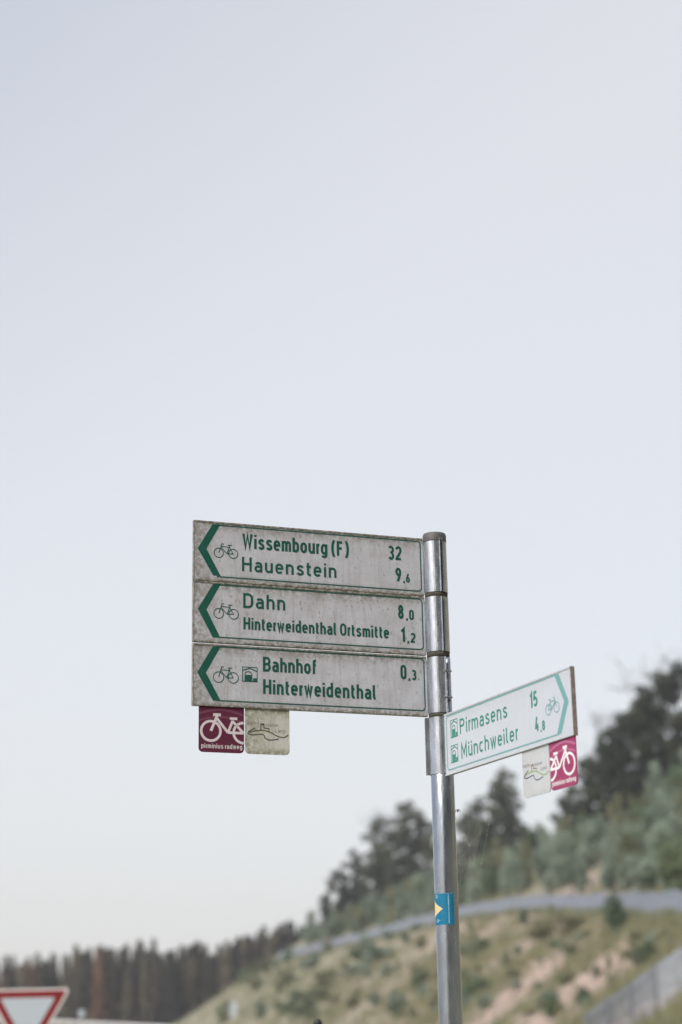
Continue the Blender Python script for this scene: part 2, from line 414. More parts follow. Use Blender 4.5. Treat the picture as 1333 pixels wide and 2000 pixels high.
def glyphs():
    g = {}
    w, r, xt = .38, .19, .714
    bowl = arc(r, X_ - r, r, r, 0, 180) + arc(r, B_ + r, r, r, 180, 360)
    C = ('c',)
    arch = arc(r, X_ - r, r, r, 180, 0) + [(w, 0)]
    g['o'] = (w, [(bowl, True)])
    g['n'] = (w, [([(0, 0), (0, xt)], 0), (arch, 0)])
    g['h'] = (w, [([(0, 0), (0, 1)], 0), (arch, 0)])
    q = .16
    g['m'] = (4 * q, [([(0, 0), (0, xt)], 0), (arc(q, X_ - q, q, q, 180, 0) + [(2 * q, 0)], 0), (arc(3 * q, X_ - q, q, q, 180, 0) + [(4 * q, 0)], 0)])
    ucup = [(0, xt)] + arc(r, B_ + r, r, r, 180, 360)
    g['u'] = (w, [(ucup, 0), ([(w, 0), (w, xt)], 0)])
    dots = [([(.03, .82), (.03, .96)], 0), ([(.35, .82), (.35, .96)], 0)]
    g['ü'] = (w, g['u'][1] + dots)
    g['i'] = (0.0, [([(0, 0), (0, xt)], 0), ([(0, .84), (0, .98)], 0)])
    g['l'] = (.10, [([(0, 1)] + arc(.12, B_ + .12, .12, .12, 180, 270) + [(.15, B_)], 0)])
    g['t'] = (.17, [([(.04, .92)] + arc(.16, B_ + .12, .12, .12, 180, 270) + [(.24, B_)], 0), ([(-.07, X_), (.23, X_)], 0)])
    g['f'] = (.17, [([(.06, 0)] + arc(.18, T_ - .12, .12, .12, 180, 90) + [(.26, T_)], 0), ([(-.05, X_), (.23, X_)], 0)])
    g['r'] = (.08, [([(0, 0), (0, xt)], 0), (arc(.18, X_ - .18, .18, .18, 180, 85), 0)])
    g['e'] = (w, [([(0, .37), (w, .37)] + arc(r, X_ - r, r, r, 0, 180) + arc(r, B_ + r, r, r, 180, 325), 0)])
    g['c'] = (w * .9, [(arc(r, X_ - r, r, r, 40, 180) + arc(r, B_ + r, r, r, 180, 320), 0)])
    abowl = [(w, .40), (.15, .40)] + arc(.15, B_ + .165, .15, .165, 90, 270) + [(.22, B_), (w, B_ + .09)]
    g['a'] = (w, [(arc(r, X_ - r * .85, r, r * .85, 150, 0) + [(w, 0)], 0), (abowl, 0)])
    g['ä'] = (w, g['a'][1] + dots)
    s = spline([(w - .02, X_ - .10), (w * .75, X_ - .015), (w * .45, X_), (.06, X_ - .06), (.03, X_ - .17), (.14, .39), (w * .72, .325), (w - .02, .24), (w - .03, .13), (w * .6, B_), (w * .3, B_), (.0, B_ + .09)])
    g['s'] = (w * .95, [(s, 0)])
    g['d'] = (w, [(bowl, True), ([(w, 0), (w, 1)], 0)])
    g['b'] = (w, [(bowl, True), ([(0, 0), (0, 1)], 0)])
    g['p'] = (w, [(bowl, True), ([(0, -.22), (0, xt)], 0)])
    g['g'] = (w, [(bowl, True), ([(w, xt)] + arc(r, -.02, r, .15, 0, -150), 0)])
    g['w'] = (.56, [([(0, xt), (.14, .03), (.28, xt - .05), (.42, .03), (.56, xt)], 0)])
    W_ = .5
    g['W'] = (.72, [([(0, 1), (.18, .04), (.36, .94), (.54, .04), (.72, 1)], 0)])
    g['H'] = (W_, [([(0, 0), (0, 1)], 0), ([(W_, 0), (W_, 1)], 0), ([(0, .52), (W_, .52)], 0)])
    g['F'] = (.40, [([(0, 0), (0, T_), (.42, T_)], 0), ([(0, .51), (.36, .51)], 0)])
    g['L'] = (.38, [([(0, 1), (0, B_), (.4, B_)], 0)])
    g['D'] = (W_, [([(0, B_), (0, T_), (.25, T_)] + arc(.25, T_ - .25, .25, .25, 90, 0) + arc(.25, B_ + .25, .25, .25, 0, -90) + [(0, B_)], True)])
    up = [(0, .51), (0, T_), (.24, T_)] + arc(.26, .72, .21, .21, 90, -90) + [(0, .51)]
    g['P'] = (.47, [([(0, 0), (0, .6)], 0), (up, 0)])
    lo = [(0, .51), (.27, .51)] + arc(.27, .29, .22, .22, 90, -90) + [(0, B_), (0, .51)]
    g['B'] = (.48, [(up, 0), (lo, 0)])
    g['M'] = (.56, [([(0, 0), (0, .98), (.28, .30), (.56, .98), (.56, 0)], 0)])
    cap = lambda ww, rr: arc(ww / 2, T_ - rr, ww / 2, rr, 0, 180) + arc(ww / 2, B_ + rr, ww / 2, rr, 180, 360)
    g['O'] = (.48, [(cap(.48, .24), True)])
    g['G'] = (.48, [(arc(.24, T_ - .24, .24, .24, 35, 180) + arc(.24, B_ + .24, .24, .24, 180, 360) + [(.48, .48), (.26, .48)], 0)])
    g['T'] = (.44, [([(.22, 0), (.22, T_)], 0), ([(0, T_), (.44, T_)], 0)])
    g['('] = (.14, [(spline([(.14, 1.05), (.02, .8), (-.02, .47), (.02, .14), (.14, -.12)]), 0)])
    g[')'] = (.14, [(spline([(.0, 1.05), (.12, .8), (.16, .47), (.12, .14), (.0, -.12)]), 0)])
    z = .38
    g['0'] = (z, [(cap(z, .19), True)])
    g['1'] = (.16, [([(-.02, .74), (.16, .93), (.16, 0)], 0)])
    g['2'] = (z, [(arc(.19, T_ - .19, .19, .19, 170, 0) + spline([(z, .72), (z - .04, .56), (.04, .16), (0, B_)])[1:] + [(z + .03, B_)], 0)])
    g['3'] = (z, [([*arc(.19, T_ - .20, .18, .20, 150, -60), (.17, .52)], 0), ([(.14, .52), (.20, .52)] + arc(.19, B_ + .215, .19, .225, 75, -150), 0)])
    g['4'] = (.40, [([(.22, 1), (0, .26), (.44, .26)], 0), ([(.30, .5), (.30, 0)], 0)])
    g['5'] = (z, [([(z, T_), (.05, T_), (.02, .52)] + arc(.18, .33, .20, .24, 120, -150), 0)])
    g['6'] = (z, [(arc(.19, .30, .19, .23, 0, 360), True), (spline([(.01, .34), (.06, .56), (.26, 1.0)]), 0)])
    g['8'] = (z, [(arc(.19, .29, .19, .22, 0, 360), True), (arc(.19, .72, .165, .21, 0, 360), True)])
    g['9'] = (z, [(arc(.19, .70, .19, .23, 0, 360), True), (spline([(.37, .66), (.32, .44), (.12, 0)]), 0)])
    g[','] = (.04, [([(.04, .13), (-.02, -.12)], 0)])
    g['-'] = (.22, [([(0, .42), (.22, .42)], 0)])
    return g
GL = glyphs()

class Ink:
    """ribbons lying on the plane y = const (x right, z up); every ribbon a hair above the last"""
    def __init__(s, y=-.0005): s.V, s.Fc, s.y, s.k = [], [], y, 0
    def ribbon(s, pts, w, closed=False, flat=True):
        P = [Vector(p) for p in pts]
        Q = [P[0]]
        for p in P[1:]:
            if (p - Q[-1]).length > 1e-6: Q.append(p)
        if closed and (Q[0] - Q[-1]).length < 1e-6: Q.pop()
        n = len(Q); hw = w / 2; y = s.y - s.k * .00002; s.k = (s.k + 1) % 7
        base = len(s.V)
        for i, p in enumerate(Q):
            a = Q[i - 1] if (i > 0 or closed) else None
            b = Q[(i + 1) % n] if (i < n - 1 or closed) else None
            d1 = (p - a).normalized() if a is not None else None
            d2 = (b - p).normalized() if b is not None else None
            if d1 is None: d1 = d2
            if d2 is None: d2 = d1
            n1 = Vector((-d1.y, d1.x)); n2 = Vector((-d2.y, d2.x))
            mm = n1 + n2
            if mm.length < 1e-6: mm = n1.copy()
            mm.normalize(); L = hw / max(.35, mm.dot(n1))
            for sg in (1, -1):
                q = p + mm * (L * sg); s.V.append((q.x, y, q.y))
        for i in range(n if closed else n - 1):
            a0 = base + 2 * i; b0 = base + 2 * ((i + 1) % n)
            s.Fc.append((a0, a0 + 1, b0 + 1, b0))
    def poly(s, pts):
        base = len(s.V); y = s.y - s.k * .00002; s.k = (s.k + 1) % 7
        for p in pts: s.V.append((p[0], y, p[1]))
        s.Fc.append(tuple(range(base, base + len(pts))))
    def text(s, txt, x0, x1, base, capz, weight=.14, gap=.17, only=None):
        adv, total = [], 0.0
        for i, ch in enumerate(txt):
            if ch == ' ': adv.append(None); total += .26; continue
            adv.append(total); total += GL[ch][0] + (gap if i < len(txt) - 1 else 0) + weight
        sw = weight * capz
        k = (x1 - x0 - sw) / (total - weight)
        for i, (ch, a) in enumerate(zip(txt, adv)):
            if a is None or (only is not None and i != only): continue
            for pts, closed in GL[ch][1]:
                s.ribbon([(x0 + sw / 2 + (a + px) * k, base + pz * capz) for px, pz in pts], sw, bool(closed))
    def bicycle(s, cx, cz, ux, uz, w, flip=False):
        """cx,cz: centre of the front wheel; ux: wheelbase; uz: wheel radius"""
        f = -1 if flip else 1
        def P(a, b): return (cx + f * a * ux, cz + b * uz)
        wx = uz / ux
        def circ(a0): return [P(a0 + wx * math.cos(t) * 1.0, math.sin(t)) for t in np.linspace(0, 2 * math.pi, 25)[:-1]]
        s.ribbon(circ(0), w, True); s.ribbon(circ(1.0), w, True)
        for L in ([(0, 0), (.18, 1.62), (.20, 1.95), (.29, 2.02), (.36, 1.92)], [(.17, 1.45), (.70, 1.38)], [(.17, 1.25), (.56, -.08)],
                  [(.56, -.08), (.78, 1.85)], [(.56, -.08), (1, 0)], [(1, 0), (.74, 1.35)], [(.62, 1.82), (.92, 1.86)]):
            s.ribbon([P(a, b) for a, b in L], w)
    def station(s, x0, x1, z0, z1, w):
        def P(a, b): return (x0 + a * (x1 - x0), z0 + b * (z1 - z0))
        s.ribbon([P(0, 0), P(0, 1), P(1, 1), P(1, 0)], w, True)
        s.ribbon([P(0, .76), P(.5, .93), P(1, .72)], w * 1.5)
        body = [P(.16, .15), P(.16, .50), P(.22, .64), P(.40, .70), P(.58, .64), P(.64, .50), P(.64, .15), P(.56, .08), P(.24, .08)]
        s.ribbon(body, w * 1.1, True)
        s.poly([P(.16, .15), P(.24, .08), P(.56, .08), P(.64, .15), P(.64, .46), P(.16, .46)])
        s.poly([P(.72, .04), P(1, .04), P(1, .24), P(.72, .24)]); s.ribbon([P(.1, .05), P(.75, .05)], w * 1.3)
    def build(s, name, mat, parent):
        me = mesh_from(name, s.V, s.Fc); return link_mesh(name, me, mat, parent)

# ------------------------------------------------------------------ signpost
POLE = Vector((.317, 5.887))
A1, L1, S1, O1 = 3.482, .802, .042, .004
A2, L2, S2, O2 = -1.144, .802, .035, .006
POLE_R = .038
post = empty('signpost', (POLE.x, POLE.y, 0))
tag(post, 'galvanised round steel pole with dark cap carrying the green and white direction signs', 'pole')
V, Fc = lathe([(0, -.4), (POLE_R, -.4), (POLE_R, 1.2), (POLE_R, 2.2), (POLE_R, 3.30), (0, 3.30)], 48)
link_mesh('pole', mesh_from('pole', V, Fc, True), M['zinc'], post)
ZTOP = [z + EYE for z in (1.710, 1.506, 1.299, 1.097)]
V, Fc = lathe([(POLE_R - .002, 3.296), (.0400, 3.296), (.0403, 3.300), (.0400, 3.322), (.0375, 3.3275), (.030, 3.329), (0, 3.3295)], 48)
link_mesh('cap', mesh_from('cap', V, Fc, True), M['cap'], post)

def sleeve(parent, ztop, zbot, flange_az, loc, gap=.30, lip=.010, bolts=True, local=0.0):
    """sheet-steel clamp wrapped round the pole, its two ends bent out into bolted lips"""
    r0, r1 = POLE_R + .0004, POLE_R + .0019
    seg = 44; a0 = flange_az + gap / 2; a1 = flange_az + 2 * math.pi - gap / 2
    prof = []
    u0 = Vector((math.cos(flange_az), math.sin(flange_az)))
    def pt(a, r): return Vector((r * math.cos(a), r * math.sin(a)))
    outer = [pt(a0, r1) + u0 * lip] + [pt(a0 + (a1 - a0) * i / seg, r1) for i in range(seg + 1)] + [pt(a1, r1) + u0 * lip]
    tl = Vector((-u0.y, u0.x)) * .0015
    inner = [pt(a0, r1) + u0 * lip - tl] + [pt(a0 + (a1 - a0) * i / seg, r0) for i in range(seg + 1)] + [pt(a1, r1) + u0 * lip + tl]
    n = len(outer); V, Fc = [], []
    for z in (zbot, ztop):
        for ring in (outer, inner):
            for p in ring: V.append((loc.x + p.x, loc.y + p.y, z))
    ob, ib, ot, it = 0, n, 2 * n, 3 * n
    for i in range(n - 1):
        Fc += [(ob + i, ob + i + 1, ot + i + 1, ot + i), (ib + i + 1, ib + i, it + i, it + i + 1),
               (ot + i, ot + i + 1, it + i + 1, it + i), (ob + i + 1, ob + i, ib + i, ib + i + 1)]
    for i in (0, n - 1):
        Fc.append((ob + i, ot + i, it + i, ib + i))
    me = mesh_from('clamp_sleeve', V, Fc)
    sl = link_mesh('clamp_sleeve', me, M['steel'], parent)
    if bolts:
        for zf in (.27, .74):
            z = zbot + (ztop - zbot) * zf
            bm = bmesh.new()
            c = Vector((loc.x, loc.y, z)) + Vector((u0.x, u0.y, 0)) * (r1 + lip * .55)
            tt = Vector((-u0.y, u0.x, 0))
            cyl(bm, c - tt * .016, c + tt * .016, .0026, seg=10)
            cyl(bm, c + tt * .0085, c + tt * .0125, .0055, seg=6); cyl(bm, c - tt * .0125, c - tt * .0085, .0055, seg=6)
            b = bm_obj('bolt', bm, M['bolt'], sl)
    # grimy joint ring with painted shadow right under the sleeve
    return sl

def local_from_world(e, rz, p):
    d = Vector((p.x - e.x, p.y - e.y)); c, s = math.cos(-rz), math.sin(-rz)
    return Vector((d.x * c - d.y * s, d.x * s + d.y * c))

class Board:
    def __init__(s, left, ztop):
        if left:
            d = Vector((math.cos(A1), math.sin(A1))); n = Vector((d.y, -d.x))
            o = POLE + d * (S1 + L1) + n * O1; s.x = -d; s.L = L1
        else:
            d = Vector((math.cos(A2), math.sin(A2))); n = Vector((d.y, -d.x))
            o = POLE + d * S2 + n * O2; s.x = d; s.L = L2
        s.o = Vector((o.x, o.y, ztop - .2)); s.rz = math.atan2(s.x.y, s.x.x)
        s.n = Vector((-s.x.y, s.x.x, 0))
    def uv(s, px, py):
        r = ray(px, py); t = (s.o - CAMLOC).dot(s.n) / r.dot(s.n)
        p = CAMLOC + r * t - s.o
        return p.x * s.x.x + p.y * s.x.y, p.z

def direction_sign(left, ztop, label, chev, border, texts, bikes, stations, mats, flange, thick=.012):
    b = Board(left, ztop)
    root = empty('direction_sign', b.o, b.rz); tag(root, label, 'direction sign', 'cycle route direction signs on the pole')
    sheet, green, thin, edge, pale = mats
    bm = bmesh.new(); box(bm, 0, b.L, 0, thick, 0, .2, .0012); bm_obj('board', bm, sheet, root)
    bm = bmesh.new()                                     # hemmed top and bottom edges of the hollow profile
    box(bm, .001, b.L - .001, -.0016, thick + .001, .1955, .2012, .0007)
    box(bm, .001, b.L - .001, -.0016, thick + .001, -.0012, .0045, .0007)
    bm_obj('edge_trim', bm, edge[0], root)
    bm = bmesh.new(); x = 0 if left else b.L
    box(bm, x - .0018, x + .0018, -.001, thick + .0008, -.001, .201, .0006); bm_obj('end_cap', bm, edge[1], root)
    ink = Ink(); P = [b.uv(*p) for p in chev]              # arrow: outer top, outer tip, outer bottom, inner bottom, inner tip, inner top
    ink.poly([P[0], P[1], P[4], P[5]]); ink.poly([P[1], P[2], P[3], P[4]])
    ink.build('arrow', pale, root)
    ink = Ink(); T, Bo = [b.uv(*p) for p in border]          # pole-side corners of the frame line
    tz, bz, ex = T[1], Bo[1], (T[0] + Bo[0]) / 2
    rr = .012; sg = 1 if left else -1
    xa = (P[5][0] + P[0][0]) / 2; xb = (P[3][0] + P[2][0]) / 2
    path = [(xa, tz), (ex - sg * rr, tz)] + [(ex - sg * rr + sg * rr * math.sin(t), tz - rr + rr * math.cos(t)) for t in np.linspace(0, math.pi / 2, 7)[1:]]
    path += [(ex - sg * rr + sg * rr * math.cos(t), bz + rr - rr * math.sin(t)) for t in np.linspace(0, math.pi / 2, 7)] + [(xb, bz)]
    ink.ribbon(path, .0042); ink.build('frame_line', thin, root)
    for txt, lb, rb, top, wt in texts:
        ink = Ink(-.0007); u0, v0 = b.uv(*lb); u1, v1 = b.uv(*rb); _, vt = b.uv(*top)
        v = (v0 + v1) / 2
        if len(txt) > 2:
            ink.text(txt, u0, u1, v, vt - v0, wt + .018); ink.build('lettering', green, root)
        else:                                            # distances: every figure a piece of its own
            for k in range(len(txt)):
                ink = Ink(-.0007); ink.text(txt, u0, u1, v, vt - v0, wt + .02, only=k); ink.build('numeral' if txt[k] != ',' else 'comma', green, root)
    for c, c2, top, fl in bikes:
        ink = Ink(-.0007); u0, v0 = b.uv(*c); u1, v1 = b.uv(*c2); ut, vt = b.uv(*top)
        ink.bicycle(u0, (v0 + v1) / 2, abs(u1 - u0), (vt - (v0 + v1) / 2) / 2.02, .0026, fl)
        ink.build('bicycle_symbol', thin, root)
    for p0, p1 in stations:
        ink = Ink(-.0007); u0, v1 = b.uv(*p0); u1, v0 = b.uv(*p1)
        ink.station(u0, u1, v0, v1, .0022); ink.build('station_symbol', thin if left else green, root)
    lp = local_from_world(b.o, b.rz, POLE)
    sl = sleeve(root, .196, .008, flange[0] - b.rz, lp, flange[1], flange[2], flange[3])
    # tongue that carries the board on the sleeve
    bm = bmesh.new()
    x0, x1 = (b.L - .002, lp.x - .034) if left else (lp.x + .034, .002)
    if x1 < x0: x0, x1 = x1, x0
    box(bm, min(x0, x1), max(x0, x1) + .001, .001, thick - .001, .012, .188); bm_obj('bracket', bm, M['steel'], root)
    return root, b

old = (M['sheet_old'], M['green_old'], M['green_thin'], (M['trim_old'], M['trim_old']), M['green_old'])
new = (M['sheet_new'], M['green_new'], M['green_pale'], (M['sheet_new'], M['trim_brown']), M['green_pale'])
s1, b1 = direction_sign(True, ZTOP[0], 'topmost weathered arrow sign, reading Wissembourg (F) 32 and Hauenstein 9,6',
    [(415.8, 1023.4), (386.6, 1070.5), (416.8, 1124), (431.4, 1125), (403.5, 1071.4), (430.9, 1024.4)], [(821, 1058), (823.4, 1155)],
    [('Wissembourg (F)', (473.4, 1070.2), (681.5, 1087), (474, 1041.9), .155), ('Hauenstein', (473, 1115.1), (657.5, 1129.2), (474, 1087.3), .14),
     ('32', (758.2, 1092.3), (785, 1094.2), (759, 1065.8), .15), ('9', (772.9, 1135.1), (784.5, 1135.8), (773, 1108.8), .15),
     (',6', (788, 1137), (801.3, 1138), (790, 1120.3), .17)],
    [((427.5, 1079.4), (455.8, 1082), (434.4, 1062), False)], [], old, (rad(-64), .26, .007, False))
s2, b2 = direction_sign(True, ZTOP[1], 'middle of the three left-pointing weathered signs, reading Dahn 8,0 and Hinterweidenthal Ortsmitte 1,2',
    [(416.8, 1140), (386.8, 1189), (416, 1245), (431, 1246), (403.5, 1190.2), (431.5, 1141)], [(824.5, 1170.5), (827.3, 1269)],
    [('Dahn', (475.3, 1187.2), (557.4, 1192.3), (476, 1158.6), .14), ('Hinterweidenthal Ortsmitte', (475.9, 1228.4), (760.5, 1247.5), (476.5, 1204.8), .155),
     ('8', (778, 1208.2), (789, 1208.8), (778, 1181.4), .15), (',0', (793.5, 1210), (808.8, 1210.6), (796, 1191.2), .17),
     ('1', (783.4, 1253.3), (791.5, 1253.7), (784, 1226.8), .15), (',2', (796, 1254.4), (812, 1255), (799, 1236.3), .17)],
    [((427.6, 1197.6), (456.6, 1200), (434.4, 1179), False)], [], old, (rad(-64), .26, .007, False))
s3, b3 = direction_sign(True, ZTOP[2], 'lowest of the three left-pointing weathered signs, reading Bahnhof Hinterweidenthal 0,3',
    [(415.8, 1262.6), (385.6, 1312.9), (416.4, 1368.5), (431.5, 1369), (402.5, 1313.7), (431, 1263.6)], [(828, 1287), (831, 1388.3)],
    [('Bahnhof', (513.9, 1311), (618.2, 1316.8), (515, 1283), .155), ('Hinterweidenthal', (514.3, 1355.4), (735.2, 1366), (515, 1327), .155),
     ('0', (782.8, 1326), (794.5, 1326.5), (783, 1298.8), .15), (',3', (798, 1327.6), (813.8, 1328.2), (800, 1308.4), .17)],
    [((427.1, 1322.6), (455.9, 1323.8), (434, 1302), False)], [((474, 1302.4), (502.6, 1332))], old, (rad(-52), .42, .008, True))
s4, b4 = direction_sign(False, ZTOP[3], 'cleaner pale sign pointing right, reading Pirmasens 15 and Münchweiler 4,8',
    [(1091.3, 1315.2), (1111.1, 1368.8), (1097.1, 1432.2), (1088.6, 1434.6), (1102.5, 1369.5), (1083, 1319)], [(872.5, 1400), (874.6, 1504.9)],
    [('Pirmasens', (899.1, 1432.2), (991.5, 1402.5), (899.1, 1402.3), .112), ('Münchweiler', (902.2, 1480.6), (1012, 1446.4), (902.2, 1451), .112),
     ('15', (1036.4, 1383), (1051, 1379.2), (1037.5, 1352), .15), ('4', (1046.3, 1428.8), (1053.5, 1427.2), (1047.5, 1399.8), .15),
     (',8', (1056.5, 1427.5), (1065.5, 1425.4), (1059.5, 1407.3), .17)],
    [((1087.9, 1380.5), (1071.7, 1386.6), (1081, 1362.5), True)], [((880.4, 1408), (894.6, 1437)), ((881.5, 1457.5), (895.7, 1486))],
    new, (rad(187), .36, .013, False))

# dark collars, mossy dirt and painted shadow together, on the pole in the gaps between the clamps
for zt, zb in ((ZTOP[1] - .004, ZTOP[0] - .192), (ZTOP[2] - .004, ZTOP[1] - .192), (ZTOP[3] - .004, ZTOP[2] - .192)):
    V, Fc = lathe([(POLE_R, zt), (POLE_R + .0003, zt), (POLE_R + .0003, zb), (POLE_R, zb)], 40)
    link_mesh('joint_dirt_shade', mesh_from('joint_dirt_shade', V, Fc, True), M['grime'], post)

# ------------------------------------------------------------------ route badges hanging under the signs
def rounded_plate(name, w, h, r, t, mat, parent):
    pts = [(0, h)] + [(r - r * math.cos(a), r - r * math.sin(a)) for a in np.linspace(0, math.pi / 2, 6)] + \
          [(w - r + r * math.sin(a), r - r * math.cos(a)) for a in np.linspace(0, math.pi / 2, 6)] + [(w, h)]
    n = len(pts); V = [(x, 0, z) for x, z in pts] + [(x, t, z) for x, z in pts]
    Fc = [tuple(range(n)), tuple(range(2 * n - 1, n - 1, -1))] + [((i + 1) % n, i, n + i, n + (i + 1) % n) for i in range(n)]
    return link_mesh(name, mesh_from(name, V, Fc), mat, parent)

def badge(b, x0, x1, hz, ydepth, name, label, draw, sheet):
    w = x1 - x0
    o = b.o + Vector((b.x.x * x0, b.x.y * x0, 0)) + b.n * ydepth - Vector((0, 0, hz))
    root = empty(name, o, b.rz); tag(root, label, 'route badge', 'route badges hung under the direction signs')
    rounded_plate('plate', w, hz + .004, .014, .003, sheet, root)
    draw(root, w, hz)
    return root

def bike_badge(mats, flip):
    lite, white = mats
    def draw(root, w, h):
        def P(a, c): return ((1 - a) * w if flip else a * w, c * h)
        ink = Ink(-.0003)
        ink.ribbon([P(a, .80 + .13 * math.sin(math.pi * (a * .9 + .06))) for a in np.linspace(.004, .996, 20)], .05 * h)
        ink.ribbon([P(a, .62 + .15 * math.sin(math.pi * (a * .8 + .12))) for a in np.linspace(.004, .996, 20)], .045 * h)
        ink.build('swoosh', lite, root)
        ink = Ink(-.0008); t = .056 * h
        ink.ribbon([P(.263 + .212 * math.cos(a), .459 + .212 * math.sin(a)) for a in np.linspace(0, 2 * math.pi, 33)[:-1]], t, True)
        ink.ribbon([P(.985 + .22 * math.cos(a), .44 + .22 * math.sin(a)) for a in np.linspace(math.pi * .5, math.pi * 1.5, 18)], t)
        for L, k in (([(.263, .459), (.40, .79)], 1.1), ([(.31, .815), (.48, .815)], 1.1), ([(.40, .73), (.64, .437)], 1), ([(.64, .437), (.745, .70)], 1),
                     ([(.68, .745), (.845, .745)], 1), ([(.64, .437), (.985, .437)], 1), ([(.74, .69), (.985, .437)], 1)):
            ink.ribbon([P(*p) for p in L], t * k)
        ink.build('bicycle_symbol', white, root)
        ink = Ink(-.0008); ink.text('pirminius radweg', .055 * w, .955 * w, .085 * h, .105 * h, .17); ink.build('lettering', white, root)
    return draw

def castle_badge(mats):
    grey, dark, olive, castle = mats
    def draw(root, w, h):
        def P(a, c): return ((a - 668) / 577 * w, (680 - c) / 585 * h)
        def L(ps): return [P(*p) for p in ps]
        ink = Ink(-.0004); t = .022 * h
        ink.ribbon(spline(L([(720, 412), (780, 388), (900, 376), (1000, 400), (1090, 445), (1170, 455), (1228, 422)])), t * 1.15); ink.build('hill_line', olive, root)
        ink = Ink(-.0004)
        ink.ribbon(spline(L([(795, 350), (722, 392), (705, 425), (760, 440), (860, 428), (905, 432), (925, 472), (970, 495), (1040, 490), (1105, 474)])), t); ink.build('river_line', dark, root)
        ink = Ink(-.0006)
        ink.ribbon(L([(870, 372), (870, 292), (888, 292), (888, 304), (903, 304), (903, 292), (910, 292), (910, 345), (975, 350), (975, 380)]), t * .85); ink.build('castle_line', castle, root)
        for s, x0, x1, bz, cz in (('Gräfen', 676, 842, 306, 48), ('steiner', 932, 1098, 322, 44), ('Land', 1058, 1186, 396, 48)):
            ink = Ink(-.0006); a, z = P(x0, bz); c, _ = P(x1, bz); ink.text(s, a, c, z, cz / 585 * h, .10); ink.build('lettering', grey, root)
    return draw

def u_of(b, px, py): return b.uv(px, py)[0]
hb = -b3.uv(434, 1469.5)[1]
badge(b3, u_of(b3, 389.5, 1400), u_of(b3, 478, 1400), hb, .004, 'route_badge', 'dull plum badge with white bicycle under the lowest left-pointing sign',
      bike_badge((M['plum_lite'], M['white_old']), False), M['plum'])
badge(b3, u_of(b3, 480, 1400), u_of(b3, 566.5, 1400), hb, .004, 'route_badge', 'mossy off-white badge with castle line drawing, beside the plum badge',
      castle_badge((M['ink_grey'], M['ink_dark'], M['ink_olive'], M['ink_dark'])), M['badge_old'])
hb4 = -b4.uv(1046, 1553.5)[1]
badge(b4, u_of(b4, 1018.5, 1500), u_of(b4, 1071, 1490), hb4, .004, 'route_badge', 'pale clean badge with castle drawing under the right-pointing sign',
      castle_badge((M['ink_grey'], M['ink_navy'], M['ink_leaf'], M['ink_red'])), M['badge_new'])
badge(b4, u_of(b4, 1072.5, 1490), u_of(b4, 1123.5, 1480), hb4, .004, 'route_badge', 'bright magenta badge with white bicycle under the right-pointing sign',
      bike_badge((M['magenta_lite'], M['white_new']), True), M['magenta'])

# ------------------------------------------------------------------ sticker wrapped on the pole
def on_pole(px, py, r):
    rr = ray(px, py); dx, dy = rr.x, rr.y
    ox, oy = -POLE.x, -POLE.y
    a = dx * dx + dy * dy; bq = ox * dx + oy * dy; cq = ox * ox + oy * oy - r * r
    disc = max(0, bq * bq - a * cq); t = (-bq - math.sqrt(disc)) / a
    return math.atan2(oy + dy * t, ox + dx * t), EYE + rr.z * t

zs1 = on_pole(868, 1744, POLE_R)[1]; zs0 = on_pole(868, 1806, POLE_R)[1]
az0 = on_pole(850.5, 1775, POLE_R)[0]; az1 = on_pole(887, 1775, POLE_R)[0]
if az1 < az0: az1 += 2 * math.pi
stk = empty('sticker', (POLE.x, POLE.y, zs0)); tag(stk, 'blue sticker with a pale yellow triangle wrapped round the pole', 'sticker')
def wrap(name, polys, r, mat):
    """polys in sticker coordinates a (0..1 across), c (0..1 up)"""
    V, Fc = [], []
    for k, poly in enumerate(polys):
        base = len(V)
        for a, c in poly:
            t = az0 + (az1 - az0) * a; rr = r + .00002 * (k % 5)
            V.append((rr * math.cos(t), rr * math.sin(t), c * (zs1 - zs0)))
        Fc.append(tuple(range(base, len(V))))
    return link_mesh(name, mesh_from(name, V, Fc), mat, stk)
wrap('sheet', [[(i / 14, 0), ((i + 1) / 14, 0), ((i + 1) / 14, 1), (i / 14, 1)] for i in range(14)], POLE_R + .0006, M['sticker_blue'])
tri = []
for i in range(8):
    a0, a1 = i / 8 * .52, (i + 1) / 8 * .52
    h0, h1 = .27 * (1 - i / 8), .27 * (1 - (i + 1) / 8)
    tri.append([(a0, .5 - h0), (a1, .5 - h1), (a1, .5 + h1), (a0, .5 + h0)])
wrap('triangle', tri, POLE_R + .0009, M['sticker_yellow'])
marks = [[(.02 + .02 * i, .98 - .0 * i), (.04 + .02 * i, .98), (.04 + .02 * i, .985), (.02 + .02 * i, .985)] for i in range(46)]
for i in range(26):                                    # line of tiny vertical print
    z = .05 + i * .035; hgt = .012 + .012 * random.random()
    marks.append([(.74, z), (.79, z), (.79, z + hgt), (.74, z + hgt)])
for cx, cz in ((.2, .88), (.2, .12)):                  # small rider drawings
    for i in range(9):
        t = random.random() * 6.28; q = random.random() * .13; x, z = cx + q * 1.4 * math.cos(t), cz + q * .55 * math.sin(t)
        x = max(.02, x); z = min(.97, max(.02, z))
        marks.append([(x, z), (x + .07, z + .004), (x + .07, z + .016), (x, z + .012)])
tag(wrap('print', marks, POLE_R + .0012, M['sticker_white']), kind='stuff')

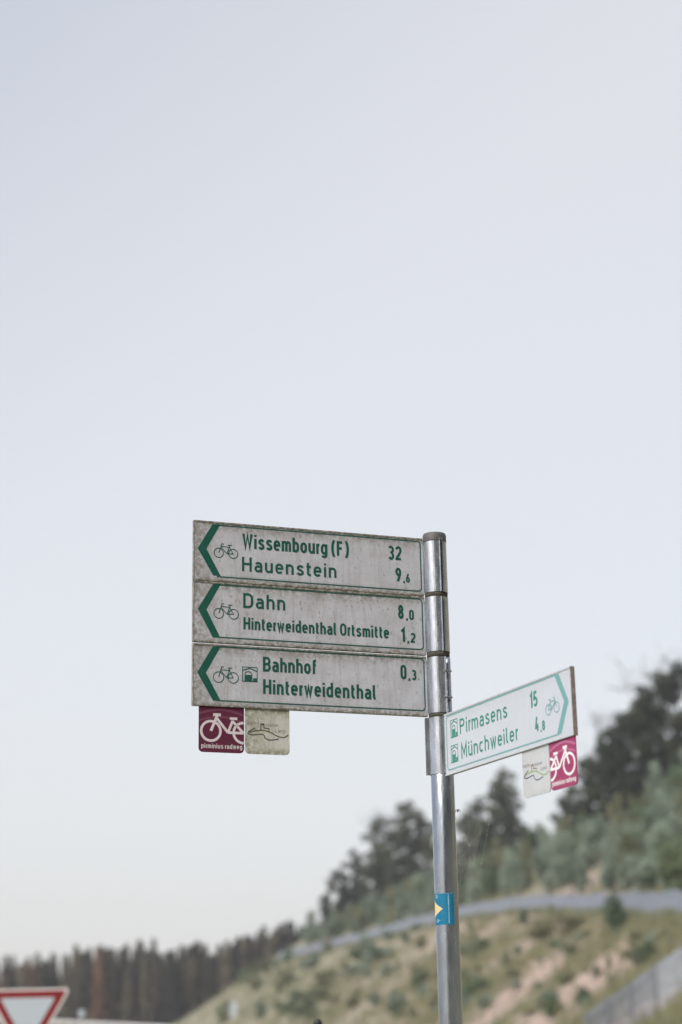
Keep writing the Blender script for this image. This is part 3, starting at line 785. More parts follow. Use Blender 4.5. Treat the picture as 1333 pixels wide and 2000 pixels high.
# ------------------------------------------------------------------ spider web between pole and sign
def web():
    bm = bmesh.new()
    def wp(px, py, dy=0.0):
        r = ray(px, py); t = (POLE.y - .02 + dy) / r.y; return CAMLOC + r * t
    def strand(a, b, r=.00010):
        if (a - b).length > 1e-4: cyl(bm, a, b, r, seg=4, caps=False)
    hub = (917, 1650)
    rim = [(893, 1592), (915, 1590), (938, 1600), (942, 1620), (934, 1650), (928, 1680), (918, 1705), (899, 1722), (893, 1690), (891, 1650), (890, 1615)]
    for p in rim: strand(wp(*hub), wp(*p))
    for k in range(1, 15):
        f = k / 15
        pts = [wp(hub[0] + (x - hub[0]) * f * random.uniform(.94, 1.05), hub[1] + (y - hub[1]) * f * random.uniform(.94, 1.05)) for x, y in rim]
        for a, c in zip(pts, pts[1:] + pts[:1]): strand(a, c, .00008)
    for i in range(len(rim)): strand(wp(*rim[i]), wp(*rim[(i + 1) % len(rim)]), .00012)
    o = bm_obj('spider_web', bm, M['silk']); tag(o, 'fine spider web stretched beside the pole below the right-pointing sign', 'spider web')
    bm = bmesh.new()
    a = Vector((b4.o.x, b4.o.y, b4.o.z)) + Vector((b4.x.x, b4.x.y, 0)) * .36
    c = wp(934, 1722, -.1)
    pts = [a.lerp(c, i / 12) + Vector((0, 0, -.012 * math.sin(math.pi * i / 12))) for i in range(13)]
    for p, q in zip(pts, pts[1:]): cyl(bm, p, q, .00016, seg=4, caps=False)
    for i in (6, 7, 10):
        bmesh.ops.create_icosphere(bm, subdivisions=1, radius=.0014, matrix=Matrix.Translation(pts[i]))
    cyl(bm, c, Vector((POLE.x + POLE_R * .7, POLE.y - POLE_R * .7, c.z - .05)), .00016, seg=4, caps=False)
    o = bm_obj('spider_thread', bm, M['silk']); tag(o, 'single slanting spider thread with tiny droplets right of the web', 'spider thread')
    p = wp(894.5, 1584)
    bm = bmesh.new()
    bmesh.ops.create_icosphere(bm, subdivisions=2, radius=.0032, matrix=Matrix.Translation(p) @ Matrix.Diagonal((.8, .8, 1.2, 1)))
    bmesh.ops.create_icosphere(bm, subdivisions=2, radius=.0022, matrix=Matrix.Translation(p + Vector((.001, 0, .0045))))
    for k in range(8):
        sx = 1 if k < 4 else -1; zz = -.003 + .002 * (k % 4)
        k1 = p + Vector((sx * .005, -.001, zz + .003)); cyl(bm, p + Vector((0, 0, zz * .4)), k1, .0003, seg=4); cyl(bm, k1, p + Vector((sx * .008, 0, zz - .003)), .0003, seg=4)
    o = bm_obj('spider', bm, M['black']); tag(o, 'tiny dark spider at the top corner of the web', 'spider')
web()

# ------------------------------------------------------------------ yield sign at the road junction
def yield_sign():
    d = 20.0
    c = ray(60, 1931); hl = math.hypot(c.x, c.y); x, y = c.x / hl * d, c.y / hl * d
    ztop = EYE + c.z / hl * d
    gz = th(x, y); side = .9; hh = side * math.sqrt(3) / 2
    root = empty('yield_sign', (x, y, gz), rad(8)); tag(root, 'red and white upside-down triangle yield sign at the left edge', 'road sign')
    root.rotation_euler = (0, rad(-.6), rad(10))
    z1 = ztop - gz
    def tri(inset, r, y0, y1, name, mat):
        k = inset; cz = z1 - hh / 3
        s = (side - 2 * math.sqrt(3) * k)
        cor = [Vector((-s / 2, z1 - k)), Vector((0, z1 - k - s * math.sqrt(3) / 2)), Vector((s / 2, z1 - k))]
        pts = []
        cen = Vector((0, cz))
        for q in cor:
            inn = q + (cen - q).normalized() * (2 * r); a0 = math.atan2((q - cen).y, (q - cen).x)
            pts += [inn + Vector((math.cos(a0 + t), math.sin(a0 + t))) * r for t in np.linspace(-math.pi / 3, math.pi / 3, 7)]
        n = len(pts); V = [(p.x, y0, p.y) for p in pts] + [(p.x, y1, p.y) for p in pts]
        Fc = [tuple(range(n)), tuple(range(2 * n - 1, n - 1, -1))] + [((i + 1) % n, i, n + i, n + (i + 1) % n) for i in range(n)]
        return link_mesh(name, mesh_from(name, V, Fc), mat, root)
    tri(0, .035, 0, .004, 'plate', M['sign_rim']); tri(.022, .022, -.0012, -.0002, 'red_border', M['sign_red']); tri(.094, .012, -.0030, -.0014, 'white_field', M['sign_white'])
    bm = bmesh.new(); cyl(bm, (0, .036, -.3), (0, .036, z1 + .0 - .06), .03, seg=20); bm_obj('post', bm, M['zinc'], root)
    for zz in (z1 - .15, z1 - .5):
        bm = bmesh.new(); box(bm, -.05, .05, .0042, .07, zz - .015, zz + .015, .003); bm_obj('clamp', bm, M['bolt'], root)
yield_sign()

# ------------------------------------------------------------------ guard rail on the bank, delineator, weeds
def guard_rail():
    pa, pb = at_dist(-160, 30.0), at_dist(345, 33.0)
    za = EYE + ray(-160, 1976).z / math.hypot(ray(-160, 1976).x, ray(-160, 1976).y) * 30.0
    zb = EYE + ray(345, 2003).z / math.hypot(ray(345, 2003).x, ray(345, 2003).y) * 33.0
    a, b = Vector((pa.x, pa.y, za)), Vector((pb.x, pb.y, zb))
    d = (b - a); L = d.length; dirn = d.normalized(); perp = Vector((dirn.y, -dirn.x, 0)).normalized()
    root = empty('guard_rail', (pa.x, pa.y, pa.z)); tag(root, 'pale galvanised crash barrier behind the yield sign, at the bottom left', 'crash barrier')
    prof = [(0, 0), (.03, -.005), (.075, -.05), (.075, -.10), (.015, -.155), (.075, -.21), (.075, -.26), (.03, -.305), (0, -.31)]
    V, Fc = [], []
    for e in (a, b):
        for q, z in prof:
            p = e + perp * q + Vector((0, 0, z)) - root.location; V.append(p)
    for e in (a, b):
        for q, z in prof:
            p = e + perp * (q - .004) + Vector((0, 0, z)) - root.location; V.append(p)
    n = len(prof)
    for i in range(n - 1):
        Fc += [(i, i + 1, n + i + 1, n + i), (2 * n + i + 1, 2 * n + i, 3 * n + i, 3 * n + i + 1)]
    Fc += [(0, n, 3 * n, 2 * n), (n - 1, 3 * n - 1, 4 * n - 1, 2 * n - 1)]
    link_mesh('rail_beam', mesh_from('rail_beam', V, Fc), M['rail'], root)
    k = int(L // 1.33)
    for i in range(k + 1):
        p = a.lerp(b, (i + .5) / (k + 1)); g = th(p.x, p.y) - .3
        bm = bmesh.new(); q = p - perp * .06 - root.location
        box(bm, q.x - .05, q.x + .05, q.y - .03, q.y + .03, g - root.location.z, q.z - .02, .004); bm_obj('post', bm, M['rail'], root)
    # delineator post just behind the rail
    p = at_dist(161, 32.6); h = height_to(p, 161, 1970)
    r2 = empty('delineator_post', p, rad(15)); tag(r2, 'white plastic roadside marker post peeking over the crash barrier', 'marker post')
    prof2 = [(-.06, -.045), (.06, -.045), (0.02, .06), (-.02, .06)]
    V = [(x, y, -.2) for x, y in prof2] + [(x, y, h - (.05 if y > 0 else 0) - (abs(x) * .25)) for x, y in prof2]
    Fc = [(0, 1, 5, 4), (1, 2, 6, 5), (2, 3, 7, 6), (3, 0, 4, 7), (4, 5, 6, 7), (3, 2, 1, 0)]
    link_mesh('post_body', mesh_from('post_body', V, Fc), M['plastic_white'], r2)
    bm = bmesh.new(); box(bm, -.061, .061, -.0465, -.044, h - .40, h - .16); bm_obj('black_band', bm, M['black'], r2)
    bm = bmesh.new(); box(bm, -.022, .022, -.049, -.0464, h - .36, h - .20); bm_obj('reflector', bm, M['sign_white'], r2)
guard_rail()

# short stake with a black rounded cap close to the camera
def stake():
    p = at_dist(620, 9.0); h = height_to(p, 620, 1990)
    root = empty('stake', p); tag(root, 'slim stake with a black domed cap at the bottom edge of the photo', 'stake')
    V, Fc = lathe([(0, -.3), (.016, -.3), (.016, h - .03), (0, h - .03)], 20); link_mesh('stake_shaft', mesh_from('stake_shaft', V, Fc, True), M['zinc'], root)
    pr = [(.0165, h - .06), (.021, h - .06), (.021, h - .018)] + [(.021 * math.cos(t), h - .018 + .018 * math.sin(t)) for t in np.linspace(.2, math.pi / 2, 7)]
    V, Fc = lathe(pr, 24); link_mesh('cap', mesh_from('cap', V, Fc, True), M['black'], root)
stake()

# ------------------------------------------------------------------ vegetation builders (shared meshes)
def leaf_cloud(centers, radii, n, size, up=.3, seed=0, flat=1.0):
    """many small leaf quads scattered through overlapping clumps"""
    r = np.random.default_rng(seed)
    centers = np.asarray(centers, float); radii = np.asarray(radii, float)
    p = radii ** 2; k = r.choice(len(centers), n, p=p / p.sum())
    v = r.normal(size=(n, 3)); v /= np.linalg.norm(v, axis=1)[:, None]
    rr = radii[k] * r.uniform(.25, 1.0, n) ** .5
    P = centers[k] + v * rr[:, None] * np.array([1, 1, flat])
    t = r.normal(size=(n, 3)); t[:, 2] *= .6; t /= np.linalg.norm(t, axis=1)[:, None]
    nn = v * .7 + np.array([0, 0, up]) + r.normal(size=(n, 3)) * .5
    b = np.cross(nn, t); b /= np.linalg.norm(b, axis=1)[:, None] + 1e-9
    s = size * r.uniform(.6, 1.4, n)[:, None]
    Q = np.stack([P - t * s - b * s * .1, P - b * s * .5, P + t * s + b * s * .1, P + b * s * .5], 1)
    return Q.reshape(-1, 3), np.arange(n * 4)

def branch_mesh(name, segs):
    bm = bmesh.new()
    for a, b, r0, r1 in segs: cyl(bm, a, b, r0, r1, seg=6, caps=False)
    me = bpy.data.meshes.new(name); bm.to_mesh(me); bm.free(); return me

def make_bush(seed, n=1100):
    """unit bush: height 1, half-width about .42"""
    r = np.random.default_rng(seed); cs, rs = [], []
    for i in range(11):
        z = r.uniform(.14, .86); w = .40 * (1 - max(0, z - .35) ** 1.3 * 1.35); a = r.uniform(0, 6.28); q = w * r.uniform(.2, .95)
        cs.append((q * math.cos(a), q * math.sin(a), z)); rs.append(r.uniform(.10, .19))
    cs.append((0, 0, .35)); rs.append(.28)
    V, idx = leaf_cloud(cs, rs, n, .042, .35, seed)
    V[:, 2] = np.maximum(V[:, 2], 0.0)
    me = mesh_np('foliage', V, 4, idx)
    segs = [((0, 0, -.05), (.01, 0, .35), .02, .012)]
    for i in range(5):
        a = r.uniform(0, 6.28); segs.append(((0, 0, .02 + .05 * i), (.26 * math.cos(a), .26 * math.sin(a), .3 + .1 * i), .011, .004))
    return me, branch_mesh('stem', segs)

def make_tree(seed, n=4200, spread=.24, low=.22, leaf=.019, lumps=38):
    """unit broadleaf or pine like tree: height 1; uneven crown with gaps, limbs reaching into the lumps"""
    r = np.random.default_rng(seed); cs, rs, segs = [], [], []
    lean = r.uniform(-.04, .04, 2)
    def trunk(z): return Vector((lean[0] * z * z, lean[1] * z * z, z))
    zz = [-.03, .25, .5, .75, .95]
    for a, b in zip(zz, zz[1:]): segs.append((trunk(a), trunk(b), .017 * (1 - a * .85), .017 * (1 - b * .85)))
    for i in range(lumps):
        z = low + (1 - low) * (i + r.uniform(0, 1)) / lumps
        env = spread * math.sin(math.pi * min(.97, .14 + .83 * (z - low) / (1 - low))) ** .7
        a = r.uniform(0, 6.28); q = env * r.uniform(.25, 1.0)
        c = trunk(z) + Vector((q * math.cos(a), q * math.sin(a), 0)); cs.append(tuple(c)); rs.append(r.uniform(.048, .105) * (1.15 - .5 * z))
        segs.append((trunk(max(.05, z - .12)), c, .006, .002))
    V, idx = leaf_cloud(cs, rs, n, leaf, .3, seed, .8)
    return mesh_np('crown', V, 4, idx), branch_mesh('trunk', segs)

def make_spruce(seed, whorls=36, rad0=.16):
    r = np.random.default_rng(seed); Q = []
    for i in range(whorls):
        z = .10 + .89 * (i / whorls) ** .92; R = rad0 * (1 - (z - .08) / .94) ** .8 * r.uniform(.75, 1.15) + .006
        for k in range(8):
            a = r.uniform(0, 6.28); d = np.array([math.cos(a), math.sin(a), 0]); sdir = np.array([-d[1], d[0], 0])
            L = R * r.uniform(.6, 1.15); base = np.array([0, 0, z + r.uniform(-.012, .012)]); droop = r.uniform(.15, .55)
            w = .030 * r.uniform(.7, 1.3)
            p0 = base; p1 = base + d * L * .55 + np.array([0, 0, -droop * L * .35]); p2 = base + d * L + np.array([0, 0, -droop * L * .8])
            Q += [p0 - sdir * w * .3, p0 + sdir * w * .3, p1 + sdir * w, p1 - sdir * w]
            Q += [p1 - sdir * w, p1 + sdir * w, p2 + sdir * w * .25, p2 - sdir * w * .25]
            for f in (.5, .8):                       # hanging twigs
                c = base + d * L * f + np.array([0, 0, -droop * L * f * .7]); hgt = .036 * r.uniform(.6, 1.5); ww = .018
                Q += [c - sdir * ww * 1.2, c + sdir * ww * 1.2, c + sdir * ww * .4 - [0, 0, hgt], c - sdir * ww * .4 - [0, 0, hgt]]
    V = np.array(Q); idx = np.arange(len(V))
    segs = [((0, 0, -.03), (0, 0, .5), .011, .007), ((0, 0, .5), (0, 0, 1.0), .007, .001)]
    return mesh_np('crown', V, 4, idx), branch_mesh('trunk', segs)

def make_bare(seed):
    r = np.random.default_rng(seed); segs = []
    def grow(p, d, L, rr, lev):
        q = p + d * L; segs.append((p, q, rr, rr * .65))
        if lev == 0: return
        for k in range(3 if lev > 1 else 4):
            v = Vector(r.normal(size=3)); nd = (d + v * .42); nd.z = max(nd.z, .05); nd.normalize()
            grow(q - d * L * r.uniform(0, .45), nd, L * r.uniform(.55, .8), rr * .55, lev - 1)
    grow(Vector((0, 0, -.02)), Vector((.02, 0, 1)), .42, .012, 4)
    zmax = max(s[1][2] for s in segs)
    segs = [(a / zmax, b / zmax, r0, r1) for a, b, r0, r1 in segs]
    tips = [tuple(s[1]) for s in segs if s[3] < .0016]
    V, idx = leaf_cloud(tips, [.02] * len(tips), len(tips) * 2, .008, .3, seed)
    return mesh_np('sparse_leaves', V, 4, idx), branch_mesh('trunk', segs)

BUSH = [make_bush(s) for s in range(20, 26)]
TREE = [make_tree(40, 4600, .30, .06), make_tree(41, 4300, .26, .08), make_tree(42, 3900, .23, .1), make_tree(43, 5200, .34, .05), make_tree(44, 3600, .19, .08)]
SPRUCE = [make_spruce(s) for s in range(60, 65)]
BARE = [make_bare(s) for s in (80, 81, 82)]
_cache = {}
def with_mat(me, mat):
    k = (me.name, mat.name)
    if k not in _cache:
        c = me.copy(); c.materials.clear(); c.materials.append(mat); _cache[k] = c
    return _cache[k]

def plant(name, pair, p, h, wide, leafmat, label, cat, group, parts=('crown', 'trunk'), bark='bark_dark', rz=None, tilt=0.0):
    root = empty(name, (p.x, p.y, p.z - .05), random.uniform(0, 6.28) if rz is None else rz)
    root.scale = (h * wide, h * wide, h)
    tag(root, label, cat, group)
    link_mesh(parts[0], with_mat(pair[0], M[leafmat]), None, root)
    link_mesh(parts[1], with_mat(pair[1], M[bark]), None, root)
    return root

# far spruce wood on the left
def interp(xs, ys, x): return float(np.interp(x, xs, ys))
FX = [-60, 0, 60, 120, 190, 230, 270, 330, 380, 450, 500, 560, 600, 660, 760]
FY = [1875, 1872, 1862, 1858, 1836, 1850, 1830, 1850, 1838, 1830, 1815, 1788, 1795, 1800, 1800]
k = 0
for row, (d0, n0, dy) in enumerate(((452, 50, 14), (466, 44, 4), (482, 40, 0))):
    for i in range(n0):
        x = -60 + 800 * (i + random.uniform(.15, .85)) / n0
        p = at_dist(x, d0 + random.uniform(-5, 5)); h = height_to(p, x, interp(FX, FY, x) + dy + random.gauss(0, 9) + 3)
        if h < 8: continue
        dead = row < 2 and ((x < 50 and random.random() < .35) or (45 < x < 75 and random.random() < .6) or (185 < x < 205))
        plant('spruce_tree', random.choice(SPRUCE), p, h, random.uniform(.85, 1.25), 'needle_brown' if dead else 'needle',
              'rusty brown spruce among the dark trees of the far wood' if dead else 'dark grey-green spruce in the far wood at the lower left',
              'tree', 'brown spruces in the far wood' if dead else 'dark spruces in the far wood')
        k += 1

# ridge trees above the thicket: photo column, row of the top, distance, mesh, width, kind
RIDGE = [(642, 1742, 392, 4, 1.0), (666, 1700, 390, 1, 1.0), (694, 1662, 388, 2, .95), (716, 1690, 392, 0, 1.0), (737, 1655, 382, 1, 1.0), (755, 1594, 376, 4, 1.0), (782, 1622, 372, 0, 1.0),
         (809, 1570, 366, 1, 1.0), (838, 1590, 362, 3, .9), (868, 1612, 355, 0, .9), (905, 1640, 320, 3, .8), (926, 1590, 292, 2, 1.0), (950, 1562, 288, 0, .9), (984, 1535, 284, 1, .9), (1006, 1500, 288, 4, .8),
         (1030, 1600, 282, 3, .8), (1072, 1612, 276, 0, .8), (1118, 1560, 262, 1, .9), (1140, 1530, 256, 0, .85), (1168, 1480, 254, 4, 1.0), (1196, 1462, 250, 2, 1.1), (1222, 1428, 246, 1, 1.0), (1246, 1404, 243, 0, .9),
         (1276, 1380, 240, 3, .8), (1300, 1345, 237, 2, 1.1), (1330, 1318, 234, 0, .9), (1362, 1300, 232, 1, .9)]
ORD = 'first second third fourth fifth sixth seventh eighth ninth tenth eleventh twelfth thirteenth fourteenth fifteenth sixteenth seventeenth eighteenth'.split()
nleft = sum(1 for q in RIDGE if q[0] < 880)
for i, (x, yt, d, mi, wd) in enumerate(RIDGE):
    p = at_dist(x, d); h = height_to(p, x, yt); wd = wd * 1.2
    left = x < 880
    plant('ridge_tree', TREE[mi], p, h, wd, 'leaf_dark',
          '%s dark leafy ridge tree counting leftward from the pole' % ORD[nleft - 1 - i] if left else '%s dark leafy ridge tree counting rightward from the pole' % ORD[i - nleft], 'tree',
          'ridge trees left of the pole' if left else 'ridge trees right of the pole')
for i, (x, yt, d, lab) in enumerate(((1176, 1366, 262, 'thin almost bare tree rising above the ridge right of the magenta badge'), (1322, 1252, 240, 'tall almost bare treetop at the right edge of the photo'),
                                     (757, 1570, 380, 'wispy bare treetop on the ridge left of the pole'))):
    p = at_dist(x, d); plant('bare_tree', BARE[i], p, height_to(p, x, yt), .8, 'leaf_dark', lab, 'tree', None, ('sparse_leaves', 'trunk'))

# unseen trees added on the bank behind the photographer; the pole mirrors them as its dark side
for i, (a, d, h) in enumerate(((92, 21, 13), (104, 19, 12), (117, 18, 13), (130, 17, 12), (143, 17, 13), (155, 18, 12), (167, 18, 13), (178, 20, 14), (189, 22, 13))):
    x, y = d * math.sin(rad(a)), d * math.cos(rad(a)); p = Vector((x, y, th(x, y)))
    plant('unseen_tree', TREE[(3, 0, 1)[i % 3]], p, h, 1.1, 'leaf_dark', '%s unseen dark tree added in the row behind the camera' % ORD[i], 'tree', 'unseen trees added behind the camera')

# ------------------------------------------------------------------ fences
def fence(name, pts, h, label, post_gap, pale, gap):
    """pts: photo column, row of the foot, distance"""
    P = [at_dist(x, d) for x, d in pts]
    cum = [0]
    for a, b in zip(P, P[1:]): cum.append(cum[-1] + math.hypot(b.x - a.x, b.y - a.y))
    def at(s):
        x = float(np.interp(s, cum, [p.x for p in P])); y = float(np.interp(s, cum, [p.y for p in P])); return Vector((x, y, th(x, y)))
    root = empty(name, P[0]); tag(root, label, 'fence')
    o = root.location; L = cum[-1]
    n = max(2, int(L / post_gap)); me = None
    bm = bmesh.new(); box(bm, -.07, .07, -.07, .05, -.3, h + .04, .005); pm = bpy.data.meshes.new('post'); bm.to_mesh(pm); bm.free(); pm.materials.append(M['fence_post'])
    nodes = [at(L * i / n) for i in range(n + 1)]
    for i, q in enumerate(nodes): link_mesh('post', pm, None, root, q - o)
    V, Fc = [], []; RV, RF = [], []
    for a, b in zip(nodes, nodes[1:]):
        d = b - a; hl = math.hypot(d.x, d.y); ux = Vector((d.x / hl, d.y / hl, 0)); nx = Vector((-ux.y, ux.x, 0)); m_ = int(hl / (pale + gap))
        for j in range(m_):
            c = a.lerp(b, (j + .5) / m_) - o; z0, z1 = .05, h + random.uniform(-.05, .05)
            base = len(V)
            for zz in (z0, z1):
                for e, f in ((-1, -1), (1, -1), (1, 1), (-1, 1)): V.append(c + ux * (e * pale / 2) + nx * (f * .006) + Vector((0, 0, zz)))
            Fc += [(base, base + 1, base + 5, base + 4), (base + 1, base + 2, base + 6, base + 5), (base + 2, base + 3, base + 7, base + 6), (base + 3, base, base + 4, base + 7), (base + 4, base + 5, base + 6, base + 7)]
        for z in (.25, h - .2):
            base = len(RV)
            for e in (a - o, b - o):
                for f, g in ((.008, -.025), (.04, -.025), (.04, .025), (.008, .025)): RV.append(e + nx * f + Vector((0, 0, z + g)))
            RF += [(base + i, base + (i + 1) % 4, base + 4 + (i + 1) % 4, base + 4 + i) for i in range(4)]
    tag(link_mesh('pickets', mesh_from('pickets', V, Fc), M['fence'], root), kind='stuff')
    link_mesh('rail', mesh_from('rail', RV, RF), M['fence'], root)
def hit_d(px, py):
    p = hit(px, py); return math.hypot(p.x, p.y) if p else None
UPPER = [(1420, 1800), (1333, 1794), (1260, 1790), (1200, 1787), (1120, 1781), (1060, 1779), (1000, 1782), (940, 1789), (900, 1796), (860, 1804), (790, 1820), (720, 1840), (660, 1853), (600, 1866), (545, 1878)]
LOWER = [(1470, 1880), (1400, 1912), (1333, 1955), (1270, 2000), (1200, 2050), (1140, 2095)]
up_pts = [(x, hit_d(x, y)) for x, y in UPPER]; lo_pts = [(x, hit_d(x, y)) for x, y in LOWER]
up_pts = [q for q in up_pts if q[1]]; lo_pts = [q for q in lo_pts if q[1]]
print('UPPER', [(x, round(d)) for x, d in up_pts]); print('LOWER', [(x, round(d)) for x, d in lo_pts])
fence('hillside_fence', up_pts, 1.95, 'long grey picket fence curving across the hillside behind the pole', 1.5, .055, .038)
fence('hillside_fence', lo_pts, 2.15, 'grey picket fence climbing the slope at the bottom right corner', 1.25, .055, .038)

# ------------------------------------------------------------------ thicket above the upper fence
TOPX = [600, 640, 760, 860, 940, 1000, 1100, 1200, 1333, 1400]
TOPY = [1815, 1795, 1760, 1745, 1715, 1665, 1600, 1560, 1510, 1490]
FENX = [x for x, _ in UPPER][::-1]; FENY = [y for _, y in UPPER][::-1]
def gapy(x): return interp([600, 860, 1060, 1333], [8, 13, 30, 34], x)    # the fence hides this much of the ground behind it
cells = [(gx + random.uniform(-13, 13), gf + random.uniform(-.06, .06)) for gx in range(604, 1375, 27) for gf in np.linspace(0, 1, 9)]
cells = [(x, interp(TOPX, TOPY, x) - 6 + f * (interp(FENX, FENY, x) - gapy(x) - interp(TOPX, TOPY, x))) for x, f in cells]
for x, y in cells:
    if y > interp(FENX, FENY, x) - gapy(x) or (1140 < x < 1190 and y > 1700): continue     # bare soil patch above the fence
    p = hit(x, y)
    if p is None: continue
    d = math.hypot(p.x, p.y); h = random.uniform(3.6, 7.5) * (1.0 if d > 200 else .85)
    yel = random.random() < .16
    left = x < 880
    plant('thicket_shrub', random.choice(BUSH), p, h, random.uniform(.55, .85), 'leaf_yellow' if yel else ('leaf_mid' if random.random() < .15 else 'leaf_blue'),
          ('leafy shrub in the thicket above the long fence, left of the pole' if left else 'leafy shrub in the thicket above the long fence, right of the pole'), 'shrub',
          'shrubs in the thicket left of the pole' if left else 'shrubs in the thicket right of the pole', ('foliage', 'stem'))

# ------------------------------------------------------------------ single bushes on the open slope
SINGLE = [(1205, 1822, 50, 76, 'leaf_mid', 'largest rounded green bush on the slope, touching the long fence'),
          (1022, 1808, 24, 30, 'leaf_mid', 'small upright green bush just below the long fence, right of the pole'),
          (1086, 1786, 20, 24, 'leaf_mid', 'small dark bush at the foot of the long fence, left of the big round bush'),
          (935, 1868, 42, 42, 'leaf_mid', 'dark green bush on pink soil just right of the pole'),
          (922, 1956, 62, 58, 'leaf_mid', 'broad dark green bush beside the pole near the bottom edge'),
          (1276, 1852, 26, 44, 'leaf_blue', 'narrow blue-green bush above the lower right fence'),
          (1262, 1892, 48, 52, 'leaf_mid', 'dark bush leaning over the top of the lower right fence'),
          (1246, 1862, 34, 44, 'leaf_yellow', 'yellowish bush left of the narrow blue-green bush'),
          (1112, 1868, 30, 30, 'leaf_mid', 'little dark bush in the middle of the right slope'),
          (1110, 1826, 80, 44, 'leaf_yellow', 'wide yellow-green bush left of the largest round bush'),
          (1060, 1840, 56, 46, 'leaf_yellow', 'yellow-green bush below the small upright bush'),
          (820, 1932, 30, 46, 'leaf_mid', 'upright green bush on the slope close left of the pole'),
          (776, 1984, 42, 48, 'leaf_blue', 'blue-green bush near the bottom edge, left of the pole'),
          (585, 1985, 64, 44, 'leaf_mid', 'low dark bush near the bottom edge by the black-capped stake'),
          (700, 1880, 40, 34, 'leaf_mid', 'low dark bush below the far end of the long fence'),
          (640, 1930, 46, 40, 'leaf_yellow', 'yellow-green bush in the middle of the left slope'),
          (560, 1925, 44, 34, 'leaf_yellow', 'yellow-green bush on the left crest of the slope'),
          (610, 1892, 34, 30, 'leaf_blue', 'blue-green bush below the left end of the long fence'),
          (1140, 1965, 40, 36, 'leaf_mid', 'dark bush at the bottom edge left of the lower right fence'),
          (1085, 1985, 50, 36, 'leaf_mid', 'low dark bush at the bottom edge between pole and lower fence'),
          (1310, 1965, 60, 40, 'leaf_yellow', 'weedy bush in front of the lower right fence')]
for i, (x, y, w, h, mt, lab) in enumerate(SINGLE):
    p = hit(x, y)
    if p is None: print('MISS', lab); continue
    d = math.hypot(p.x, p.y)
    if 'in front of' in lab: p = at_dist(x, 66); d = 66
    hm = 1.12 * h * d / F; wm = 1.35 * w * d / F
    plant('slope_bush', BUSH[i % 6], p, hm, wm / hm / .84, mt, lab, 'bush', 'single bushes on the open slope', ('foliage', 'stem'))
for i in range(170):
    x = random.uniform(420, 1333); y = random.uniform(1815, 1998)
    if y < interp(FENX, FENY, x) + 3 or (x > 1130 and y > interp([1130, 1333], [2000, 1862], x) - 12): continue
    p = hit(x, y)
    if p is None: continue
    d = math.hypot(p.x, p.y); hm = random.uniform(11, 36) * d / F
    left = x < 870
    plant('slope_shrub', random.choice(BUSH), p, hm, random.uniform(1.0, 2.0), random.choice(['leaf_yellow', 'leaf_yellow', 'leaf_mid', 'leaf_blue', 'leaf_blue']),
          'small low shrub dotted over the open slope left of the pole' if left else 'small low shrub dotted over the open slope right of the pole', 'shrub',
          'small shrubs on the slope left of the pole' if left else 'small shrubs on the slope right of the pole', ('foliage', 'stem'))

for i in range(16):
    x = 1150 + 195 * (i + random.random()) / 16; p = at_dist(x, random.uniform(62, 70))
    top = interp([1140, 1333], [2010, 1900], x) + random.uniform(62, 105); h = height_to(p, x, top)
    if h < .3: continue
    plant('verge_weed', random.choice(BUSH), p, h, random.uniform(.5, .8), random.choice(['leaf_yellow', 'leaf_mid', 'leaf_blue']),
          'weed growing in front of the lower right fence', 'weed', 'weeds in front of the lower right fence', ('foliage', 'stem'))

# pale box on the slope at the left
p = hit(457, 1988)
if p is not None:
    d = math.hypot(p.x, p.y); w, h = 13 * d / F, 30 * d / F
    root = empty('utility_cabinet', p, math.atan2(p.y, p.x) - math.pi / 2); tag(root, 'small pale grey utility box on the grassy slope, left part of the photo', 'cabinet')
    bm = bmesh.new(); box(bm, -w / 2, w / 2, -.35, .35, .15, h - .12, .03); bm_obj('body', bm, M['cabinet'], root)
    bm = bmesh.new(); box(bm, -w / 2 - .06, w / 2 + .06, -.42, .42, h - .12, h, .03); bm_obj('lid', bm, M['cabinet'], root)
    bm = bmesh.new(); box(bm, -w / 2 + .05, w / 2 - .05, -.32, .32, -.6, .15); bm_obj('plinth', bm, M['rail'], root)

# ------------------------------------------------------------------ grass
def tufts(name, pts, hs, mat, label, cat, kind, blades=6, width=.05):
    r = np.random.default_rng(5); V = []; 
    for (x, y, z), h in zip(pts, hs):
        for k in range(blades):
            a = r.uniform(0, 6.28); o = r.uniform(0, .5 * h, 1)[0]; bx, by = x + o * math.cos(a), y + o * math.sin(a)
            hh = h * r.uniform(.6, 1.2); lx, ly = r.normal(0, .25 * h, 2); a2 = r.uniform(0, 6.28); w = width * h * r.uniform(.7, 1.4)
            V += [(bx - w * math.cos(a2), by - w * math.sin(a2), z - .05), (bx + w * math.cos(a2), by + w * math.sin(a2), z - .05), (bx + lx, by + ly, z + hh)]
    me = mesh_np(name, np.array(V), 3, np.arange(len(V)))
    o = link_mesh(name, me, M[mat]); tag(o, label, cat, kind=kind); return o
def slope_points(n, seed, thr):
    r = np.random.default_rng(seed); out = []
    while len(out) < n:
        d = r.uniform(55 ** .5, 430 ** .5, 6000) ** 2; px = r.uniform(330, 1400, 6000)
        rr_x = (px - W / 2) / F / math.cos(PITCH) ; az = np.arctan(rr_x)
        x, y = d * np.sin(az), d * np.cos(az); z = terrain(x, y)
        f = np.sin(x * .23 + np.sin(y * .07) * 2) * np.sin(y * .11 + 1.3) + r.normal(0, .45, 6000)
        ok = (z > .6) & (z < 26) & (f > thr)
        out += list(zip(x[ok], y[ok], z[ok]))
    return out[:n]
gp = slope_points(12000, 3, .0)
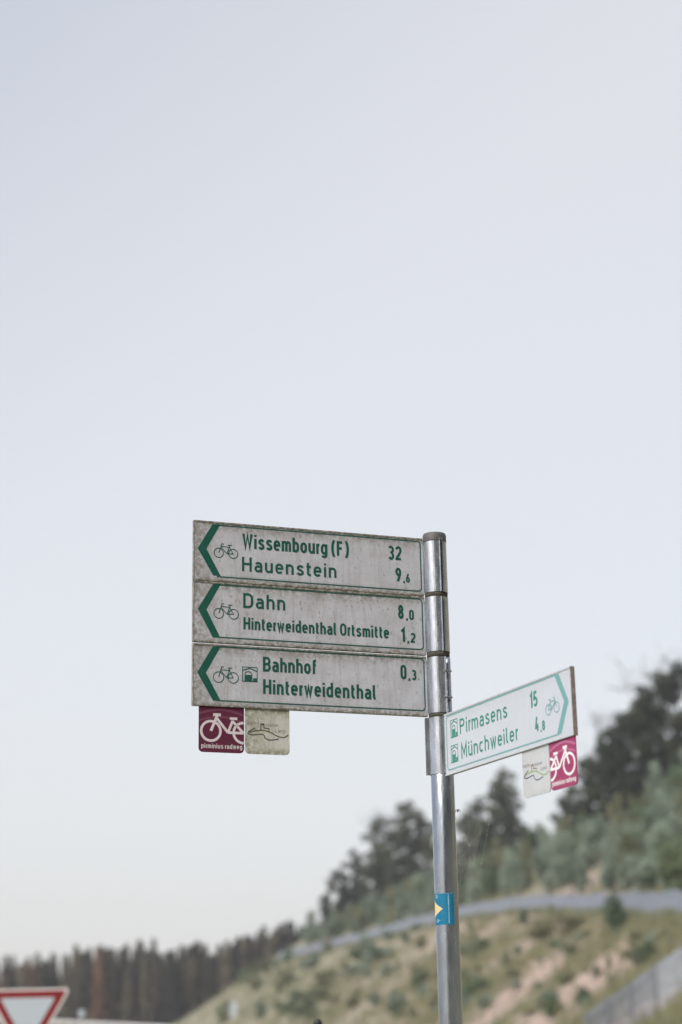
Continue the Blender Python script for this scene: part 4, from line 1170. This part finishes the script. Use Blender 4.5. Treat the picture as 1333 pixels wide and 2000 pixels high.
for pts_ in (up_pts,):                                 # taller weeds along the foot of the long fence
    for (xa, da), (xb, db) in zip(pts_, pts_[1:]):
        for k in range(170):
            t = random.random(); q = at_dist(xa + (xb - xa) * t, da + (db - da) * t - random.uniform(.2, 2.4)); gp.append((q.x, q.y, q.z))
tufts('grass', gp, rng.uniform(.35, 1.0, len(gp)) ** .9, 'leaf_yellow', 'yellow-green grass and weeds growing over the hillside', 'grass', 'stuff', 6, .07)
gp = slope_points(5000, 9, .35)
tufts('dry_grass', gp, rng.uniform(.4, .9, len(gp)), 'straw', 'pale dry grass scattered over the hillside', 'grass', 'stuff', 5, .05)

def stalks(name, spots, mat, label, cat):
    bm = bmesh.new(); base = spots[0][0]
    for p, h in spots:
        q = p - base; lean = Vector((random.uniform(-.04, .04), random.uniform(-.04, .04), 0))
        mid = q + lean * .4 + Vector((0, 0, h * .6)); tip = q + lean + Vector((0, 0, h))
        cyl(bm, q - Vector((0, 0, .05)), mid, .004, .003, seg=5, caps=False); cyl(bm, mid, tip, .003, .0012, seg=5, caps=False)
        for i in range(14):                            # seed head
            c = q.lerp(tip, 0) + (tip - mid) * (.35 + .65 * i / 14) + (mid - q); a = random.uniform(0, 6.28)
            cyl(bm, c, c + Vector((math.cos(a) * .018, math.sin(a) * .018, .03)), .0022, .0008, seg=4, caps=False)
    o = bm_obj(name, bm, M[mat]); o.location = base; tag(o, label, cat); return o
def spots_for(cols, d):
    o = []
    for x, y in cols:
        p = at_dist(x, d + random.uniform(-.4, .4)); o.append((p, height_to(p, x, y)))
    return o
stalks('tall_grass', spots_for([(1322, 1966), (1327, 1944), (1331, 1950), (1312, 1982), (1338, 1940), (1345, 1955)], 14.0), 'straw', 'sharp straw-coloured grass stalks at the bottom right corner', 'grass stalks')
p = at_dist(118, 27.0); h = height_to(p, 118, 1976)
plant('roadside_weed', BUSH[2], p, h, .30 / h * 2.0, 'leaf_yellow', 'bright yellow-green weed beside the yield sign', 'weed', None, ('foliage', 'stem'))

# ------------------------------------------------------------------ thin summer haze
bm = bmesh.new(); box(bm, -900, 900, -900, 900, -1.2, 75)
hm = bpy.data.materials.new('haze'); hm.use_nodes = True; hn = hm.node_tree; hn.nodes.clear()
ho = hn.nodes.new('ShaderNodeOutputMaterial'); pv = hn.nodes.new('ShaderNodeVolumePrincipled')
pv.inputs['Color'].default_value = (.93, .94, .96, 1); pv.inputs['Density'].default_value = HAZE; pv.inputs['Anisotropy'].default_value = .2
hn.links.new(pv.outputs[0], ho.inputs['Volume'])
hz = bm_obj('haze', bm, hm); tag(hz, 'thin pale haze in the air over the valley', 'haze', kind='stuff')
